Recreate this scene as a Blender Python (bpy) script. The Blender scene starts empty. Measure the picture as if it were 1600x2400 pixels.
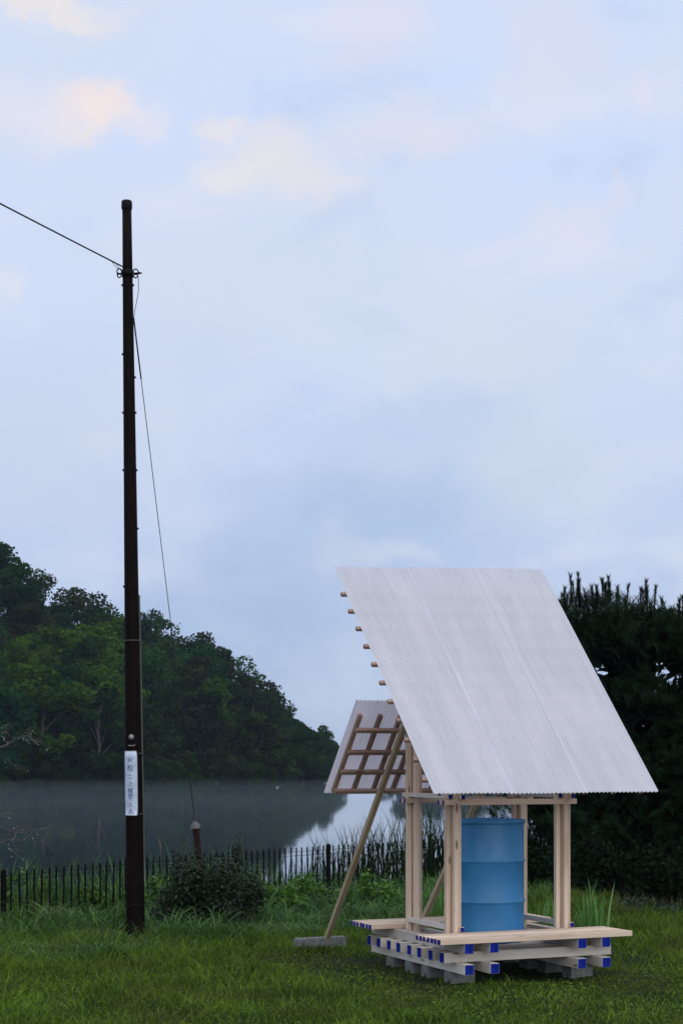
import bpy, bmesh, math, random
import numpy as np
from mathutils import Vector, Matrix, noise as mnoise

rad = math.radians
F, CX, HY, CAMZ = 3900.0, 800.0, 1780.0, 1.76      # focal length in photo pixels, optical axis, horizon row, eye height
sc = bpy.context.scene
C = sc.collection
R = random.Random(7)
RN = np.random.default_rng(11)

# ------------------------------------------------------------------ camera, sky, sun, exposure
cam = bpy.data.cameras.new('camera')
camo = bpy.data.objects.new('camera', cam); C.objects.link(camo)
camo.location = (0, 0, CAMZ); camo.rotation_euler = (rad(90), 0, 0)
cam.sensor_fit = 'HORIZONTAL'; cam.sensor_width = 36
cam.lens = 36 * F / 1600
cam.shift_y = (HY - 1200) / 1600 * 1.0
cam.clip_start = 0.1; cam.clip_end = 9000
sc.camera = camo
sc.view_settings.view_transform = 'Standard'; sc.view_settings.look = 'None'
sc.view_settings.gamma = 1; sc.view_settings.exposure = 0.09
sc.view_settings.use_curve_mapping = False

SUN_EL, SUN_AZ = 40, 157     # weak dawn sun behind cloud, from behind and right of the camera
w = bpy.data.worlds.new('World'); sc.world = w; w.use_nodes = True
nt = w.node_tree; nt.nodes.clear()
class NB:
    def __init__(s, nt): s.nt = nt
    def n(s, t, **k):
        nd = s.nt.nodes.new(t)
        ins = k.pop('ins', {})
        for a, v in k.items(): setattr(nd, a, v)
        for i, v in ins.items():
            if isinstance(v, bpy.types.NodeSocket): s.nt.links.new(v, nd.inputs[i])
            else: nd.inputs[i].default_value = v
        return nd
    def l(s, a, b): s.nt.links.new(a, b)
    def math(s, op, a, b=0.0, c=None, clamp=False):
        ins = {0: a, 1: b}
        if c is not None: ins[2] = c
        return s.n('ShaderNodeMath', operation=op, use_clamp=clamp, ins=ins).outputs[0]
    def mix(s, f, a, b, blend='MIX'):
        nd = s.n('ShaderNodeMix', data_type='RGBA', blend_type=blend)
        for i, v in ((0, f), (6, a), (7, b)):
            if isinstance(v, bpy.types.NodeSocket): s.l(v, nd.inputs[i])
            else: nd.inputs[i].default_value = v
        return nd.outputs[2]
    def ramp(s, f, stops):
        nd = s.n('ShaderNodeValToRGB'); s.l(f, nd.inputs[0])
        e = nd.color_ramp.elements
        while len(e) < len(stops): e.new(0.5)
        for q, (p, c) in enumerate(stops): e[q].position = p; e[q].color = c if len(c) == 4 else (*c, 1)
        return nd.outputs[0]
def c4(c): return (c[0], c[1], c[2], 1)
def srgb(r, g, b):
    f = lambda v: (v / 255 / 12.92) if v <= 10 else ((v / 255 + .055) / 1.055) ** 2.4
    return (f(r), f(g), f(b), 1)

b = NB(nt)
tc = b.n('ShaderNodeTexCoord').outputs['Generated']
sky = b.n('ShaderNodeTexSky', sky_type='NISHITA', sun_disc=False, sun_elevation=rad(SUN_EL), sun_rotation=rad(SUN_AZ),
          air_density=1.0, dust_density=1.5, ozone_density=1.2)
sep = b.n('ShaderNodeSeparateXYZ', ins={0: tc})
zz = b.math('ABSOLUTE', sep.outputs[2])
def k10(r, g, bb):
    s = srgb(r, g, bb); return (s[0] * 10, s[1] * 10, s[2] * 10, 1)
# even layer of blue haze cloud: colours by elevation, ten times up because the strength is 0.1
S10 = lambda r, g, bb: srgb(r, g, bb)
base = b.ramp(zz, [(0.0, S10(138, 166, 206)), (0.035, S10(150, 175, 214)), (0.12, S10(184, 200, 232)), (0.26, S10(206, 219, 246)),
                   (0.42, S10(206, 222, 252)), (1.0, S10(226, 235, 252))])
mp = b.n('ShaderNodeMapping', ins={0: tc, 3: (2.2, 2.2, 4.6)})
n1 = b.n('ShaderNodeTexNoise', ins={0: mp.outputs[0], 2: 2.1, 3: 8, 4: 0.55, 8: 0.6}).outputs[0]
mp2 = b.n('ShaderNodeMapping', ins={0: tc, 1: (3.1, .7, 1.9), 3: (3.0, 3.0, 5.5)})
n2 = b.n('ShaderNodeTexNoise', ins={0: mp2.outputs[0], 2: 3.4, 3: 7, 4: 0.52, 8: 0.5}).outputs[0]
grey = b.math('MULTIPLY', b.n('ShaderNodeMapRange', interpolation_type='SMOOTHSTEP', ins={0: n1, 1: .38, 2: .70}).outputs[0], 0.7)
c1 = b.mix(grey, base, S10(212, 221, 240))
white = b.math('MULTIPLY', b.n('ShaderNodeMapRange', interpolation_type='SMOOTHSTEP', ins={0: n2, 1: .5, 2: .72}).outputs[0], 0.5)
c2 = b.mix(white, c1, S10(224, 227, 242))
blue = b.math('MULTIPLY', b.n('ShaderNodeMapRange', interpolation_type='SMOOTHSTEP', ins={0: n2, 1: .48, 2: .28}).outputs[0], 0.32)
c3 = b.mix(blue, c2, S10(168, 192, 230))
# single puffs of cloud that the photograph shows, placed by their direction in the sky
def wdir(px, py):
    v = Vector(((px - CX) / F, 1, (HY - py) / F)); return v.normalized()
dn = b.n('ShaderNodeTexNoise', ins={0: tc, 2: 26.0, 3: 5, 4: .6}).outputs[1]
dv = b.n('ShaderNodeVectorMath', operation='SUBTRACT', ins={0: dn, 1: (.5, .5, .5)}).outputs[0]
dv = b.n('ShaderNodeVectorMath', operation='SCALE', ins={0: dv, 3: .05}).outputs[0]
wp = b.n('ShaderNodeVectorMath', operation='ADD', ins={0: tc, 1: dv}).outputs[0]
cur = c3
PUFFS = [(215, 262, 85, 55, (252, 230, 220), .9), (120, 268, 150, 75, (234, 229, 234), .55), (310, 280, 90, 45, (240, 230, 232), .5),
         (540, 405, 80, 50, (236, 230, 230), .7), (660, 395, 120, 70, (230, 228, 230), .75), (780, 430, 90, 40, (228, 226, 232), .6), (530, 300, 50, 30, (240, 230, 228), .6), (640, 310, 70, 40, (232, 226, 230), .5),
         (960, 310, 200, 60, (226, 224, 234), .6), (1290, 90, 130, 130, (222, 222, 236), .5), (860, 80, 120, 90, (226, 222, 234), .5),
         (1330, 530, 90, 60, (224, 224, 236), .55), (1500, 220, 60, 40, (226, 224, 238), .6), (1440, 470, 55, 40, (226, 224, 238), .5),
         (110, 5, 180, 30, (246, 234, 222), .6), (850, 1285, 105, 45, (210, 217, 234), 1.0), (930, 1300, 90, 34, (206, 214, 234), .9),
         (10, 650, 45, 50, (230, 229, 232), .5), (100, 1050, 330, 240, (204, 213, 232), .6), (900, 1180, 320, 110, (170, 193, 224), .75), (950, 1010, 260, 80, (184, 202, 232), .6), (1120, 950, 120, 50, (188, 204, 234), .4), (560, 1130, 160, 60, (186, 202, 234), .6),
         (1250, 1100, 170, 160, (200, 212, 230), .7), (1150, 830, 230, 120, (210, 218, 234), .7), (620, 1420, 320, 180, (162, 184, 220), .75),
         (700, 680, 380, 150, (212, 221, 236), .6), (450, 780, 250, 200, (208, 216, 236), .5)]
for px, py, sx, sy, col, amt in PUFFS:
    d0 = wdir(px, py)
    df = b.n('ShaderNodeVectorMath', operation='SUBTRACT', ins={0: wp, 1: tuple(d0)}).outputs[0]
    df = b.n('ShaderNodeVectorMath', operation='MULTIPLY', ins={0: df, 1: (F / sx, F / sx, F / sy)}).outputs[0]
    ln = b.n('ShaderNodeVectorMath', operation='LENGTH', ins={0: df}).outputs[1]
    m = b.n('ShaderNodeMapRange', interpolation_type='SMOOTHSTEP', ins={0: ln, 1: 1.45, 2: 0.15}).outputs[0]
    cur = b.mix(b.math('MULTIPLY', m, amt), cur, srgb(*col))
cloud10 = b.n('ShaderNodeVectorMath', operation='SCALE', ins={0: cur, 3: 10.0}).outputs[0]
mixs = b.mix(0.94, sky.outputs[0], cloud10)
bg = b.n('ShaderNodeBackground', ins={0: mixs, 1: 0.1})
out = b.n('ShaderNodeOutputWorld', ins={0: bg.outputs[0]})

sun = bpy.data.lights.new('sun', 'SUN'); sun.energy = 1.5; sun.angle = rad(85); sun.color = (1.0, .95, .90)
suno = bpy.data.objects.new('sun', sun); C.objects.link(suno)
az = rad(SUN_AZ); el = rad(SUN_EL)
sd = Vector((math.sin(az) * math.cos(el), math.cos(az) * math.cos(el), math.sin(el)))
suno.rotation_euler = sd.to_track_quat('Z', 'Y').to_euler(); suno.location = (0, -5, 10)

# ------------------------------------------------------------------ helpers
def link(o, parent=None):
    C.objects.link(o)
    if parent: o.parent = parent
    return o
def setp(o, label=None, cat=None, group=None, kind=None):
    if label: o['label'] = label
    if cat: o['category'] = cat
    if group: o['group'] = group
    if kind: o['kind'] = kind
    return o
def thing(name, label, cat, loc=(0, 0, 0), rz=0, group=None):
    o = bpy.data.objects.new(name, None); C.objects.link(o); o.empty_display_size = .2
    o.location = loc; o.rotation_euler = (0, 0, rz)
    return setp(o, label, cat, group)
def obj(name, me, mats, parent=None):
    o = bpy.data.objects.new(name, me)
    if mats:
        for m in (mats if isinstance(mats, (list, tuple)) else [mats]):
            if len(me.materials) < (len(mats) if isinstance(mats, (list, tuple)) else 1): me.materials.append(m)
    return link(o, parent)
def mesh_np(name, V, Fc, tint=None, smooth=False):
    V = np.asarray(V, dtype=np.float32); Fc = np.asarray(Fc, dtype=np.int32)
    me = bpy.data.meshes.new(name); k = Fc.shape[1]
    me.vertices.add(len(V)); me.vertices.foreach_set('co', V.ravel())
    me.loops.add(Fc.size); me.loops.foreach_set('vertex_index', Fc.ravel())
    me.polygons.add(len(Fc)); me.polygons.foreach_set('loop_start', np.arange(0, Fc.size, k, dtype=np.int32))
    me.polygons.foreach_set('loop_total', np.full(len(Fc), k, dtype=np.int32))
    if smooth: me.polygons.foreach_set('use_smooth', np.ones(len(Fc), dtype=bool))
    if tint is not None:
        a = me.attributes.new('tint', 'FLOAT', 'POINT'); a.data.foreach_set('value', np.asarray(tint, dtype=np.float32))
    me.update(); me.validate()
    return me
def bm_mesh(name, bm, smooth=False):
    bmesh.ops.recalc_face_normals(bm, faces=bm.faces)
    me = bpy.data.meshes.new(name); bm.to_mesh(me); bm.free()
    if smooth:
        for p in me.polygons: p.use_smooth = True
    return me
def tube_np(pts, rads, n=8, cap=True):
    """rings along a polyline -> verts, tris"""
    pts = [Vector(p) for p in pts]; V = []; T = []
    for i, p in enumerate(pts):
        d = (pts[min(i + 1, len(pts) - 1)] - pts[max(i - 1, 0)]).normalized()
        up = Vector((0, 0, 1)) if abs(d.z) < .9 else Vector((1, 0, 0))
        a = d.cross(up).normalized(); c = d.cross(a)
        r = rads[i] if hasattr(rads, '__len__') else rads
        for k in range(n):
            t = 2 * math.pi * k / n
            V.append(p + a * math.cos(t) * r + c * math.sin(t) * r)
    for i in range(len(pts) - 1):
        for k in range(n):
            a0 = i * n + k; a1 = i * n + (k + 1) % n
            T += [(a0, a1, a1 + n), (a0, a1 + n, a0 + n)]
    if cap:
        for base in (0, (len(pts) - 1) * n):
            for k in range(1, n - 1): T.append((base, base + k, base + k + 1))
    return [tuple(v) for v in V], T
def join(parts):
    V = []; T = []
    for v, t in parts:
        o = len(V); V += v; T += [tuple(i + o for i in f) for f in t]
    return V, T
def tube(name, pts, rads, mat, parent=None, n=8, smooth=True):
    v, t = tube_np(pts, rads, n); return obj(name, mesh_np(name, v, t, smooth=smooth), mat, parent)
def lathe(name, prof, mat, parent=None, n=48, smooth=True, loc=(0, 0, 0)):
    V = []; Fq = []
    for r, z in prof:
        for k in range(n):
            t = 2 * math.pi * k / n; V.append((r * math.cos(t), r * math.sin(t), z))
    for i in range(len(prof) - 1):
        for k in range(n):
            a = i * n + k; c = i * n + (k + 1) % n; Fq.append((a, c, c + n, a + n))
    me = mesh_np(name, V, Fq, smooth=smooth)
    o = obj(name, me, mat, parent); o.location = loc; return o

# ------------------------------------------------------------------ materials
def mat(name):
    m = bpy.data.materials.new(name); m.use_nodes = True; m.node_tree.nodes.clear(); return m, NB(m.node_tree)
def finish(b, sh): b.n('ShaderNodeOutputMaterial', ins={0: sh})
def plain(name, col, rough=.6, metal=0, nscale=12, namt=.25, bump=.0, spec=.5):
    m, b = mat(name)
    tc = b.n('ShaderNodeTexCoord').outputs['Object']
    n = b.n('ShaderNodeTexNoise', ins={0: tc, 2: nscale, 3: 5}).outputs[0]
    f = b.n('ShaderNodeMapRange', ins={0: n, 1: .3, 2: .7, 3: 1 - namt, 4: 1 + namt}).outputs[0]
    colr = b.n('ShaderNodeVectorMath', operation='SCALE', ins={0: col[:3], 3: f}).outputs[0]
    p = b.n('ShaderNodeBsdfPrincipled', ins={'Base Color': colr, 'Roughness': rough, 'Metallic': metal, 'Specular IOR Level': spec})
    if bump:
        bp = b.n('ShaderNodeBump', ins={0: bump, 1: .01, 'Height': n}); b.l(bp.outputs[0], p.inputs['Normal'])
    finish(b, p.outputs[0]); return m
def leafmat(name, c0, c1, trans=.35, rough=.5, use_obj=False, spec=.3, patch=.35, hue=None):
    m, b = mat(name)
    geo = b.n('ShaderNodeNewGeometry')
    at = b.n('ShaderNodeAttribute', attribute_name='tint').outputs['Fac']
    tcn = b.n('ShaderNodeTexNoise', ins={0: geo.outputs['Position'], 2: patch, 3: 3}).outputs[0]
    f = b.math('ADD', b.math('MULTIPLY', at, .75), b.math('MULTIPLY', b.math('SUBTRACT', tcn, .5), 1.3), clamp=True)
    col = b.mix(f, c4(c0), c4(c1))
    if hue: 
        n3 = b.n('ShaderNodeTexNoise', ins={0: geo.outputs['Position'], 2: hue[1], 3: 4}).outputs[0]
        col = b.mix(b.n('ShaderNodeMapRange', interpolation_type='SMOOTHSTEP', ins={0: n3, 1: .48, 2: .66, 4: hue[2]}).outputs[0], col, c4(hue[0]))
    if use_obj:
        oi = b.n('ShaderNodeObjectInfo').outputs['Color']
        col = b.mix(1.0, col, oi, 'MULTIPLY')
    d = b.n('ShaderNodeBsdfPrincipled', ins={'Base Color': col, 'Roughness': rough, 'Specular IOR Level': spec})
    t = b.n('ShaderNodeBsdfTranslucent', ins={0: col})
    mx = b.n('ShaderNodeMixShader', ins={0: trans, 1: d.outputs[0], 2: t.outputs[0]})
    finish(b, mx.outputs[0]); return m
def woodmat(name, ca, cb, dark, seed=0.0):
    m, b = mat(name)
    tc = b.n('ShaderNodeTexCoord').outputs['Object']
    rnd = b.n('ShaderNodeObjectInfo').outputs['Random']
    off = b.n('ShaderNodeCombineXYZ', ins={0: b.math('MULTIPLY', rnd, 37.0), 1: b.math('MULTIPLY', rnd, 91.0), 2: b.math('MULTIPLY', rnd, 53.0)}).outputs[0]
    p0 = b.n('ShaderNodeVectorMath', operation='ADD', ins={0: tc, 1: off}).outputs[0]
    mp = b.n('ShaderNodeMapping', ins={0: p0, 3: (1.6, 38, 38)}).outputs[0]
    g = b.n('ShaderNodeTexNoise', ins={0: mp, 2: 1.6, 3: 6, 4: .6, 8: 1.2}).outputs[0]
    mp3 = b.n('ShaderNodeMapping', ins={0: p0, 3: (1.1, 5, 5)}).outputs[0]
    lg = b.n('ShaderNodeTexNoise', ins={0: mp3, 2: 1.5, 3: 3}).outputs[0]
    col = b.mix(b.n('ShaderNodeMapRange', ins={0: g, 1: .3, 2: .7}).outputs[0], c4(ca), c4(cb))
    col = b.mix(b.n('ShaderNodeMapRange', ins={0: lg, 1: .45, 2: .72, 4: .85}).outputs[0], col, c4(dark))
    # knots
    mk = b.n('ShaderNodeMapping', ins={0: p0, 3: (3.2, 11, 11)}).outputs[0]
    vk = b.n('ShaderNodeTexVoronoi', ins={0: mk, 2: 1.0}).outputs[0]
    kn = b.n('ShaderNodeMapRange', interpolation_type='SMOOTHSTEP', ins={0: vk, 1: .17, 2: .08, 4: .9}).outputs[0]
    col = b.mix(kn, col, (dark[0] * .35, dark[1] * .28, dark[2] * .22, 1))
    tone = b.n('ShaderNodeMapRange', ins={0: b.math('FRACT', b.math('MULTIPLY', rnd, 7.31)), 1: 0, 2: 1, 3: .74, 4: 1.12}).outputs[0]
    col = b.n('ShaderNodeVectorMath', operation='SCALE', ins={0: col, 3: tone}).outputs[0]
    p = b.n('ShaderNodeBsdfPrincipled', ins={'Base Color': col, 'Roughness': .62, 'Specular IOR Level': .35})
    bp = b.n('ShaderNodeBump', ins={0: .15, 1: .002, 'Height': g}); b.l(bp.outputs[0], p.inputs['Normal'])
    finish(b, p.outputs[0]); return m
M = {}
M['wood'] = woodmat('pale_timber', (.68, .52, .385), (.78, .62, .475), (.57, .40, .28))
M['beam'] = woodmat('planed_beam_timber', (.56, .51, .45), (.66, .61, .55), (.50, .42, .34))
M['brace'] = woodmat('brace_timber', (.40, .31, .19), (.50, .40, .26), (.33, .24, .14))
M['lattice'] = woodmat('lattice_timber', (.33, .22, .165), (.43, .29, .22), (.24, .15, .11))
M['blue'] = plain('blue_end_paint', (.006, .018, .22), .6, nscale=28, namt=.45, spec=.08)
M['concrete'] = plain('concrete', (.17, .18, .17), .95, nscale=35, namt=.25, bump=.4, spec=.1)
M['curb'] = plain('kerb_stone', (.17, .175, .17), .95, nscale=30, namt=.3, bump=.4, spec=.1)
M['drum'] = plain('blue_drum_paint', (.024, .175, .38), .36, nscale=3, namt=.14, spec=.5)
M['drum_in'] = plain('drum_lid_paint', (.03, .17, .42), .45, nscale=8, namt=.12)
M['pole'] = plain('tarred_wood', (.0060, .0030, .0026), .6, nscale=9, namt=.5, bump=.3, spec=.06)
M['iron'] = plain('dark_iron', (.004, .004, .004), .6, 0, nscale=30, namt=.4, spec=.1)
M['fence'] = plain('black_fence_steel', (.0035, .003, .003), .6, 0, nscale=30, namt=.4, spec=.04)
M['wire'] = plain('dark_wire', (.03, .032, .038), .5, .3, nscale=30, namt=.2)
M['guard'] = plain('brown_guard_tube', (.009, .004, .002), .5, nscale=9, namt=.35, spec=.12)
M['galv'] = plain('galvanised_steel', (.10, .10, .10), .5, .4, nscale=40, namt=.25)
M['pipe'] = plain('grey_conduit', (.07, .085, .06), .55, nscale=20, namt=.25)
M['sign'] = plain('white_sign_enamel', (.50, .56, .68), .4, nscale=14, namt=.16)
M['signblue'] = plain('faded_blue_lettering', (.07, .13, .27), .5, nscale=25, namt=.5)
M['cream'] = plain('pale_tag', (.28, .27, .25), .5, nscale=90, namt=.4)
M['bark'] = plain('bark', (.05, .042, .035), .85, nscale=20, namt=.45, bump=.6)
M['bare'] = plain('bare_twig_bark', (.085, .068, .06), .7, nscale=30, namt=.4)
M['screw'] = plain('roof_screw', (.16, .15, .17), .5, .3)
M['farleaf'] = leafmat('broadleaf_foliage', (.005, .016, .005), (.038, .074, .013), .28, .7, use_obj=True, patch=.10, spec=.02)
M['shrub'] = leafmat('shrub_foliage', (.005, .014, .005), (.034, .066, .026), .25, .4, patch=3.0, spec=.25)
M['pine'] = leafmat('pine_needles', (.003, .010, .005), (.022, .050, .018), .15, .7, patch=1.2, spec=.05)
M['grass'] = leafmat('lawn_grass', (.034, .074, .006), (.21, .35, .030), .38, .45, patch=1.6, spec=.14, hue=((.088, .10, .016), 1.1, .6))
M['weed'] = leafmat('tall_weeds', (.022, .070, .014), (.19, .36, .085), .38, .4, patch=1.3, spec=.22)
M['dry'] = leafmat('dry_stems', (.16, .13, .06), (.30, .25, .13), .3, .7, patch=1.0)
M['reed'] = leafmat('reed_blades', (.006, .018, .005), (.036, .082, .018), .35, .5, patch=1.0, spec=.1)
M['under'] = leafmat('undergrowth_leaves_painted_shade', (.003, .008, .004), (.011, .024, .010), .1, .7, patch=1.2, spec=.03)  # deep shade below the pines is put into these darker leaf colours
M['iris'] = leafmat('sword_leaves', (.09, .22, .05), (.20, .38, .11), .35, .35, patch=2.0)
M['bright'] = leafmat('young_weed_leaves', (.04, .11, .016), (.13, .25, .03), .4, .45, patch=2.5)

# corrugated translucent sheet
def worn(m):
    b = NB(m.node_tree); p = [n for n in m.node_tree.nodes if n.type == 'BSDF_PRINCIPLED'][0]
    tc = b.n('ShaderNodeTexCoord').outputs['Object']
    mp = b.n('ShaderNodeMapping', ins={0: tc, 3: (1, 1, .35)}).outputs[0]
    n = b.n('ShaderNodeTexNoise', ins={0: mp, 2: 9, 3: 8, 4: .7}).outputs[0]
    f = b.n('ShaderNodeMapRange', interpolation_type='SMOOTHSTEP', ins={0: n, 1: .62, 2: .74, 4: .5}).outputs[0]
    src = p.inputs['Base Color'].links[0].from_socket
    b.l(b.mix(f, src, (.10, .25, .42, 1)), p.inputs['Base Color'])
    b.l(b.n('ShaderNodeMapRange', ins={0: n, 1: .3, 2: .7, 3: .36, 4: .6}).outputs[0], p.inputs['Roughness'])
    bp = b.n('ShaderNodeBump', ins={0: .25, 1: .01, 'Height': b.n('ShaderNodeTexNoise', ins={0: tc, 2: 3.5, 3: 2}).outputs[0]})
    b.l(bp.outputs[0], p.inputs['Normal'])
worn(M['drum'])
m, b = mat('corrugated_translucent_sheet')
tc = b.n('ShaderNodeTexCoord').outputs['UV']
rnd = b.n('ShaderNodeObjectInfo').outputs['Random']
offs = b.n('ShaderNodeCombineXYZ', ins={0: b.math('MULTIPLY', rnd, 17.0), 1: b.math('MULTIPLY', rnd, 31.0), 2: 0.0}).outputs[0]
uvp = b.n('ShaderNodeVectorMath', operation='ADD', ins={0: tc, 1: offs}).outputs[0]
mp = b.n('ShaderNodeMapping', ins={0: uvp, 3: (26, 1.6, 1)}).outputs[0]
st = b.n('ShaderNodeTexNoise', ins={0: mp, 2: 1.0, 3: 6, 4: .6}).outputs[0]
mp2 = b.n('ShaderNodeMapping', ins={0: uvp, 3: (5, .8, 1)}).outputs[0]
st2 = b.n('ShaderNodeTexNoise', ins={0: mp2, 2: 1.0, 3: 3}).outputs[0]
mp3 = b.n('ShaderNodeMapping', ins={0: uvp, 3: (60, 9, 1)}).outputs[0]
st3 = b.n('ShaderNodeTexNoise', ins={0: mp3, 2: 1.0, 3: 2}).outputs[0]
col = b.mix(b.n('ShaderNodeMapRange', ins={0: st, 1: .35, 2: .7}).outputs[0], (.80, .83, .90, 1), (.87, .90, .97, 1))
col = b.mix(b.n('ShaderNodeMapRange', ins={0: st2, 1: .48, 2: .64, 4: .85}).outputs[0], col, (.91, .93, 1.0, 1))
col = b.mix(b.n('ShaderNodeMapRange', ins={0: st3, 1: .55, 2: .8, 4: .22}).outputs[0], col, (.74, .75, .80, 1))
d = b.n('ShaderNodeBsdfPrincipled', ins={'Base Color': col, 'Roughness': .5, 'Specular IOR Level': .25})
t = b.n('ShaderNodeBsdfTranslucent', ins={0: b.mix(1.0, col, (1.0, .86, .84, 1), 'MULTIPLY')})
finish(b, b.n('ShaderNodeMixShader', ins={0: .47, 1: d.outputs[0], 2: t.outputs[0]}).outputs[0]); M['sheet'] = m

# ground
m, b = mat('grassy_soil')
pos = b.n('ShaderNodeNewGeometry').outputs['Position']
n1 = b.n('ShaderNodeTexNoise', ins={0: pos, 2: 1.1, 3: 6}).outputs[0]
n2 = b.n('ShaderNodeTexNoise', ins={0: pos, 2: 35, 3: 6}).outputs[0]
col = b.mix(b.n('ShaderNodeMapRange', ins={0: n1, 1: .4, 2: .65}).outputs[0], (.012, .022, .007, 1), (.022, .020, .010, 1))
col = b.mix(b.n('ShaderNodeMapRange', ins={0: n2, 1: .35, 2: .7}).outputs[0], col, (.018, .038, .008, 1))
p = b.n('ShaderNodeBsdfPrincipled', ins={'Base Color': col, 'Roughness': .95, 'Specular IOR Level': .1})
bp = b.n('ShaderNodeBump', ins={0: .8, 1: .03, 'Height': n2}); b.l(bp.outputs[0], p.inputs['Normal'])
finish(b, p.outputs[0]); M['ground'] = m
M['forestfloor'] = plain('forest_floor', (.010, .018, .008), .95, nscale=.4, namt=.4, spec=.05)
# water
m, b = mat('still_pond_water')
pos = b.n('ShaderNodeNewGeometry').outputs['Position']
mp = b.n('ShaderNodeMapping', ins={0: pos, 3: (.35, 1.0, 1)}).outputs[0]
r1 = b.n('ShaderNodeTexNoise', ins={0: mp, 2: .8, 3: 4, 4: .55}).outputs[0]
mp = b.n('ShaderNodeMapping', ins={0: pos, 3: (1, 1.6, 1)}).outputs[0]
r2 = b.n('ShaderNodeTexNoise', ins={0: mp, 2: 5.0, 3: 3}).outputs[0]
hgt = b.math('ADD', r1, b.math('MULTIPLY', r2, .10))
bp = b.n('ShaderNodeBump', ins={0: .022, 1: .05, 'Height': hgt})
p = b.n('ShaderNodeBsdfPrincipled', ins={'Base Color': (.022, .034, .042, 1), 'Roughness': .03, 'IOR': 1.33, 'Normal': bp.outputs[0]})
finish(b, p.outputs[0]); M['water'] = m

# ------------------------------------------------------------------ the setting
FX, FY = -3.45, 17.0; FD = Vector((.644, .765)); FN = Vector((-.765, .644))     # fence line: origin, direction, side of the pond
def sstep(a, b_, x):
    t = np.clip((x - a) / (b_ - a), 0, 1); return t * t * (3 - 2 * t)
SH_P = np.array([-1500, -400, 0, 300, 500, 700, 790, 1000, 1600, 3000]); SH_D = np.array([150, 165, 178, 186, 205, 236, 251, 268, 280, 300.])
TOP_P = np.array([-1500, -600, -200, -60, 0, 30, 60, 100, 170, 230, 262, 290, 330, 400, 440, 490, 520, 548, 594, 634, 664, 735, 800, 830])
TOP_Y = np.array([1200, 1200, 1215, 1235, 1258, 1285, 1318, 1352, 1372, 1368, 1410, 1440, 1418, 1440, 1476, 1458, 1510, 1560, 1580, 1625, 1680, 1688, 1712, 1745])
WZ = -1.2
def ground_near(x, y):
    d = (x - FX) * FN.x + (y - FY) * FN.y
    bumps = .02 * np.sin(x * 1.3 + 2 * np.sin(y * .7)) * np.cos(y * 1.1) + .012 * np.sin(x * 4.1 + y * 2.7)
    return bumps - .05 * sstep(15, 20, y) * sstep(-1, 3, x) - 2.4 * sstep(.7, 5.0, d)
def gz(x, y): return float(ground_near(np.array(x, dtype=float), np.array(y, dtype=float)))
def grid(name, xs, ys, fz, mt, smooth=True):
    X, Y = np.meshgrid(xs, ys); Z = fz(X, Y)
    V = np.stack([X, Y, Z], -1).reshape(-1, 3); nx = len(xs); ny = len(ys)
    i = np.arange(nx - 1)[None, :] + nx * np.arange(ny - 1)[:, None]; i = i.ravel()
    return obj(name, mesh_np(name, V, np.stack([i, i + 1, i + nx + 1, i + nx], -1), smooth=smooth), mt)
def spread(lo, hi, a, b_, step):   # fine between a and b_, stretching outwards
    o1 = a - np.geomspace(step, a - lo, 22)[::-1]; o2 = b_ + np.geomspace(step, hi - b_, 22)
    return np.concatenate([o1, np.arange(a, b_ + 1e-6, step), o2])
g = grid('ground', spread(-400, 400, -9, 13, .25), spread(-400, 130, 7, 34, .25), lambda x, y: ground_near(x, y) - 1.5 * sstep(40, 130, y), M['ground'])
setp(g, 'grassy bank and lawn sloping down to the pond', kind='structure')
def ztop(px, D):
    return CAMZ + (HY - np.interp(px, TOP_P, TOP_Y)) * D / F
def ground_far(x, y):
    px = CX + F * x / np.maximum(y, 1)
    D0 = np.interp(px, SH_P, SH_D); t = y - D0
    H = np.maximum(ztop(px, D0 + 60) - 12.5, 0) * np.where(px > 830, 0, 1)
    return -2.2 + np.clip(t * .35, 0, 1.6) + H * sstep(0, 58, t) + .4 * np.sin(x * .2) * np.cos(y * .17) * sstep(2, 20, t)
xs = np.concatenate([np.linspace(-900, -130, 20), np.arange(-125, 100, 2.5), np.linspace(105, 900, 20)])
ys = np.concatenate([np.arange(140, 330, 2.5), np.geomspace(340, 1800, 14)])
g = grid('wooded_hill', xs, ys, ground_far, M['forestfloor'])
setp(g, 'steep wooded hillside rising from the far shore of the pond', kind='structure')
g = grid('pond_water', np.linspace(-1500, 1500, 5), np.linspace(6, 2500, 5), lambda x, y: x * 0 + WZ, M['water'], smooth=False)
setp(g, 'still pond reflecting the dark hill and the pale sky', kind='structure')

# ------------------------------------------------------------------ the roofed timber stand
YAW = rad(23.4)
hut = thing('timber_shelter', 'open timber stand with steep white corrugated roof and blue painted beam ends', 'shelter', (.752, 12.70, 0), YAW)
HA = Vector((math.cos(YAW), math.sin(YAW), 0)); HB = Vector((-math.sin(YAW), math.cos(YAW), 0)); HO = Vector((.752, 12.70, 0))
def hw(u, v, z): return HO + HA * u + HB * v + Vector((0, 0, z))
_cache = {}
def stickmesh(L, ww, hh, ma, blue, key):
    k = (round(L, 4), ww, hh, ma, blue)
    if k in _cache: return _cache[k]
    bm = bmesh.new(); bmesh.ops.create_cube(bm, size=1)
    for v in bm.verts: v.co = Vector((v.co.x * L, v.co.y * ww, v.co.z * hh))
    bmesh.ops.bevel(bm, geom=list(bm.edges), offset=.0018, segments=1, affect='EDGES', profile=.5)
    me = bm_mesh(key, bm)
    me.materials.append(M[ma]); me.materials.append(M['blue'])
    for p in me.polygons:
        if p.normal.x < -.9 and blue[0] or p.normal.x > .9 and blue[1]: p.material_index = 1
    _cache[k] = me; return me
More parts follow.
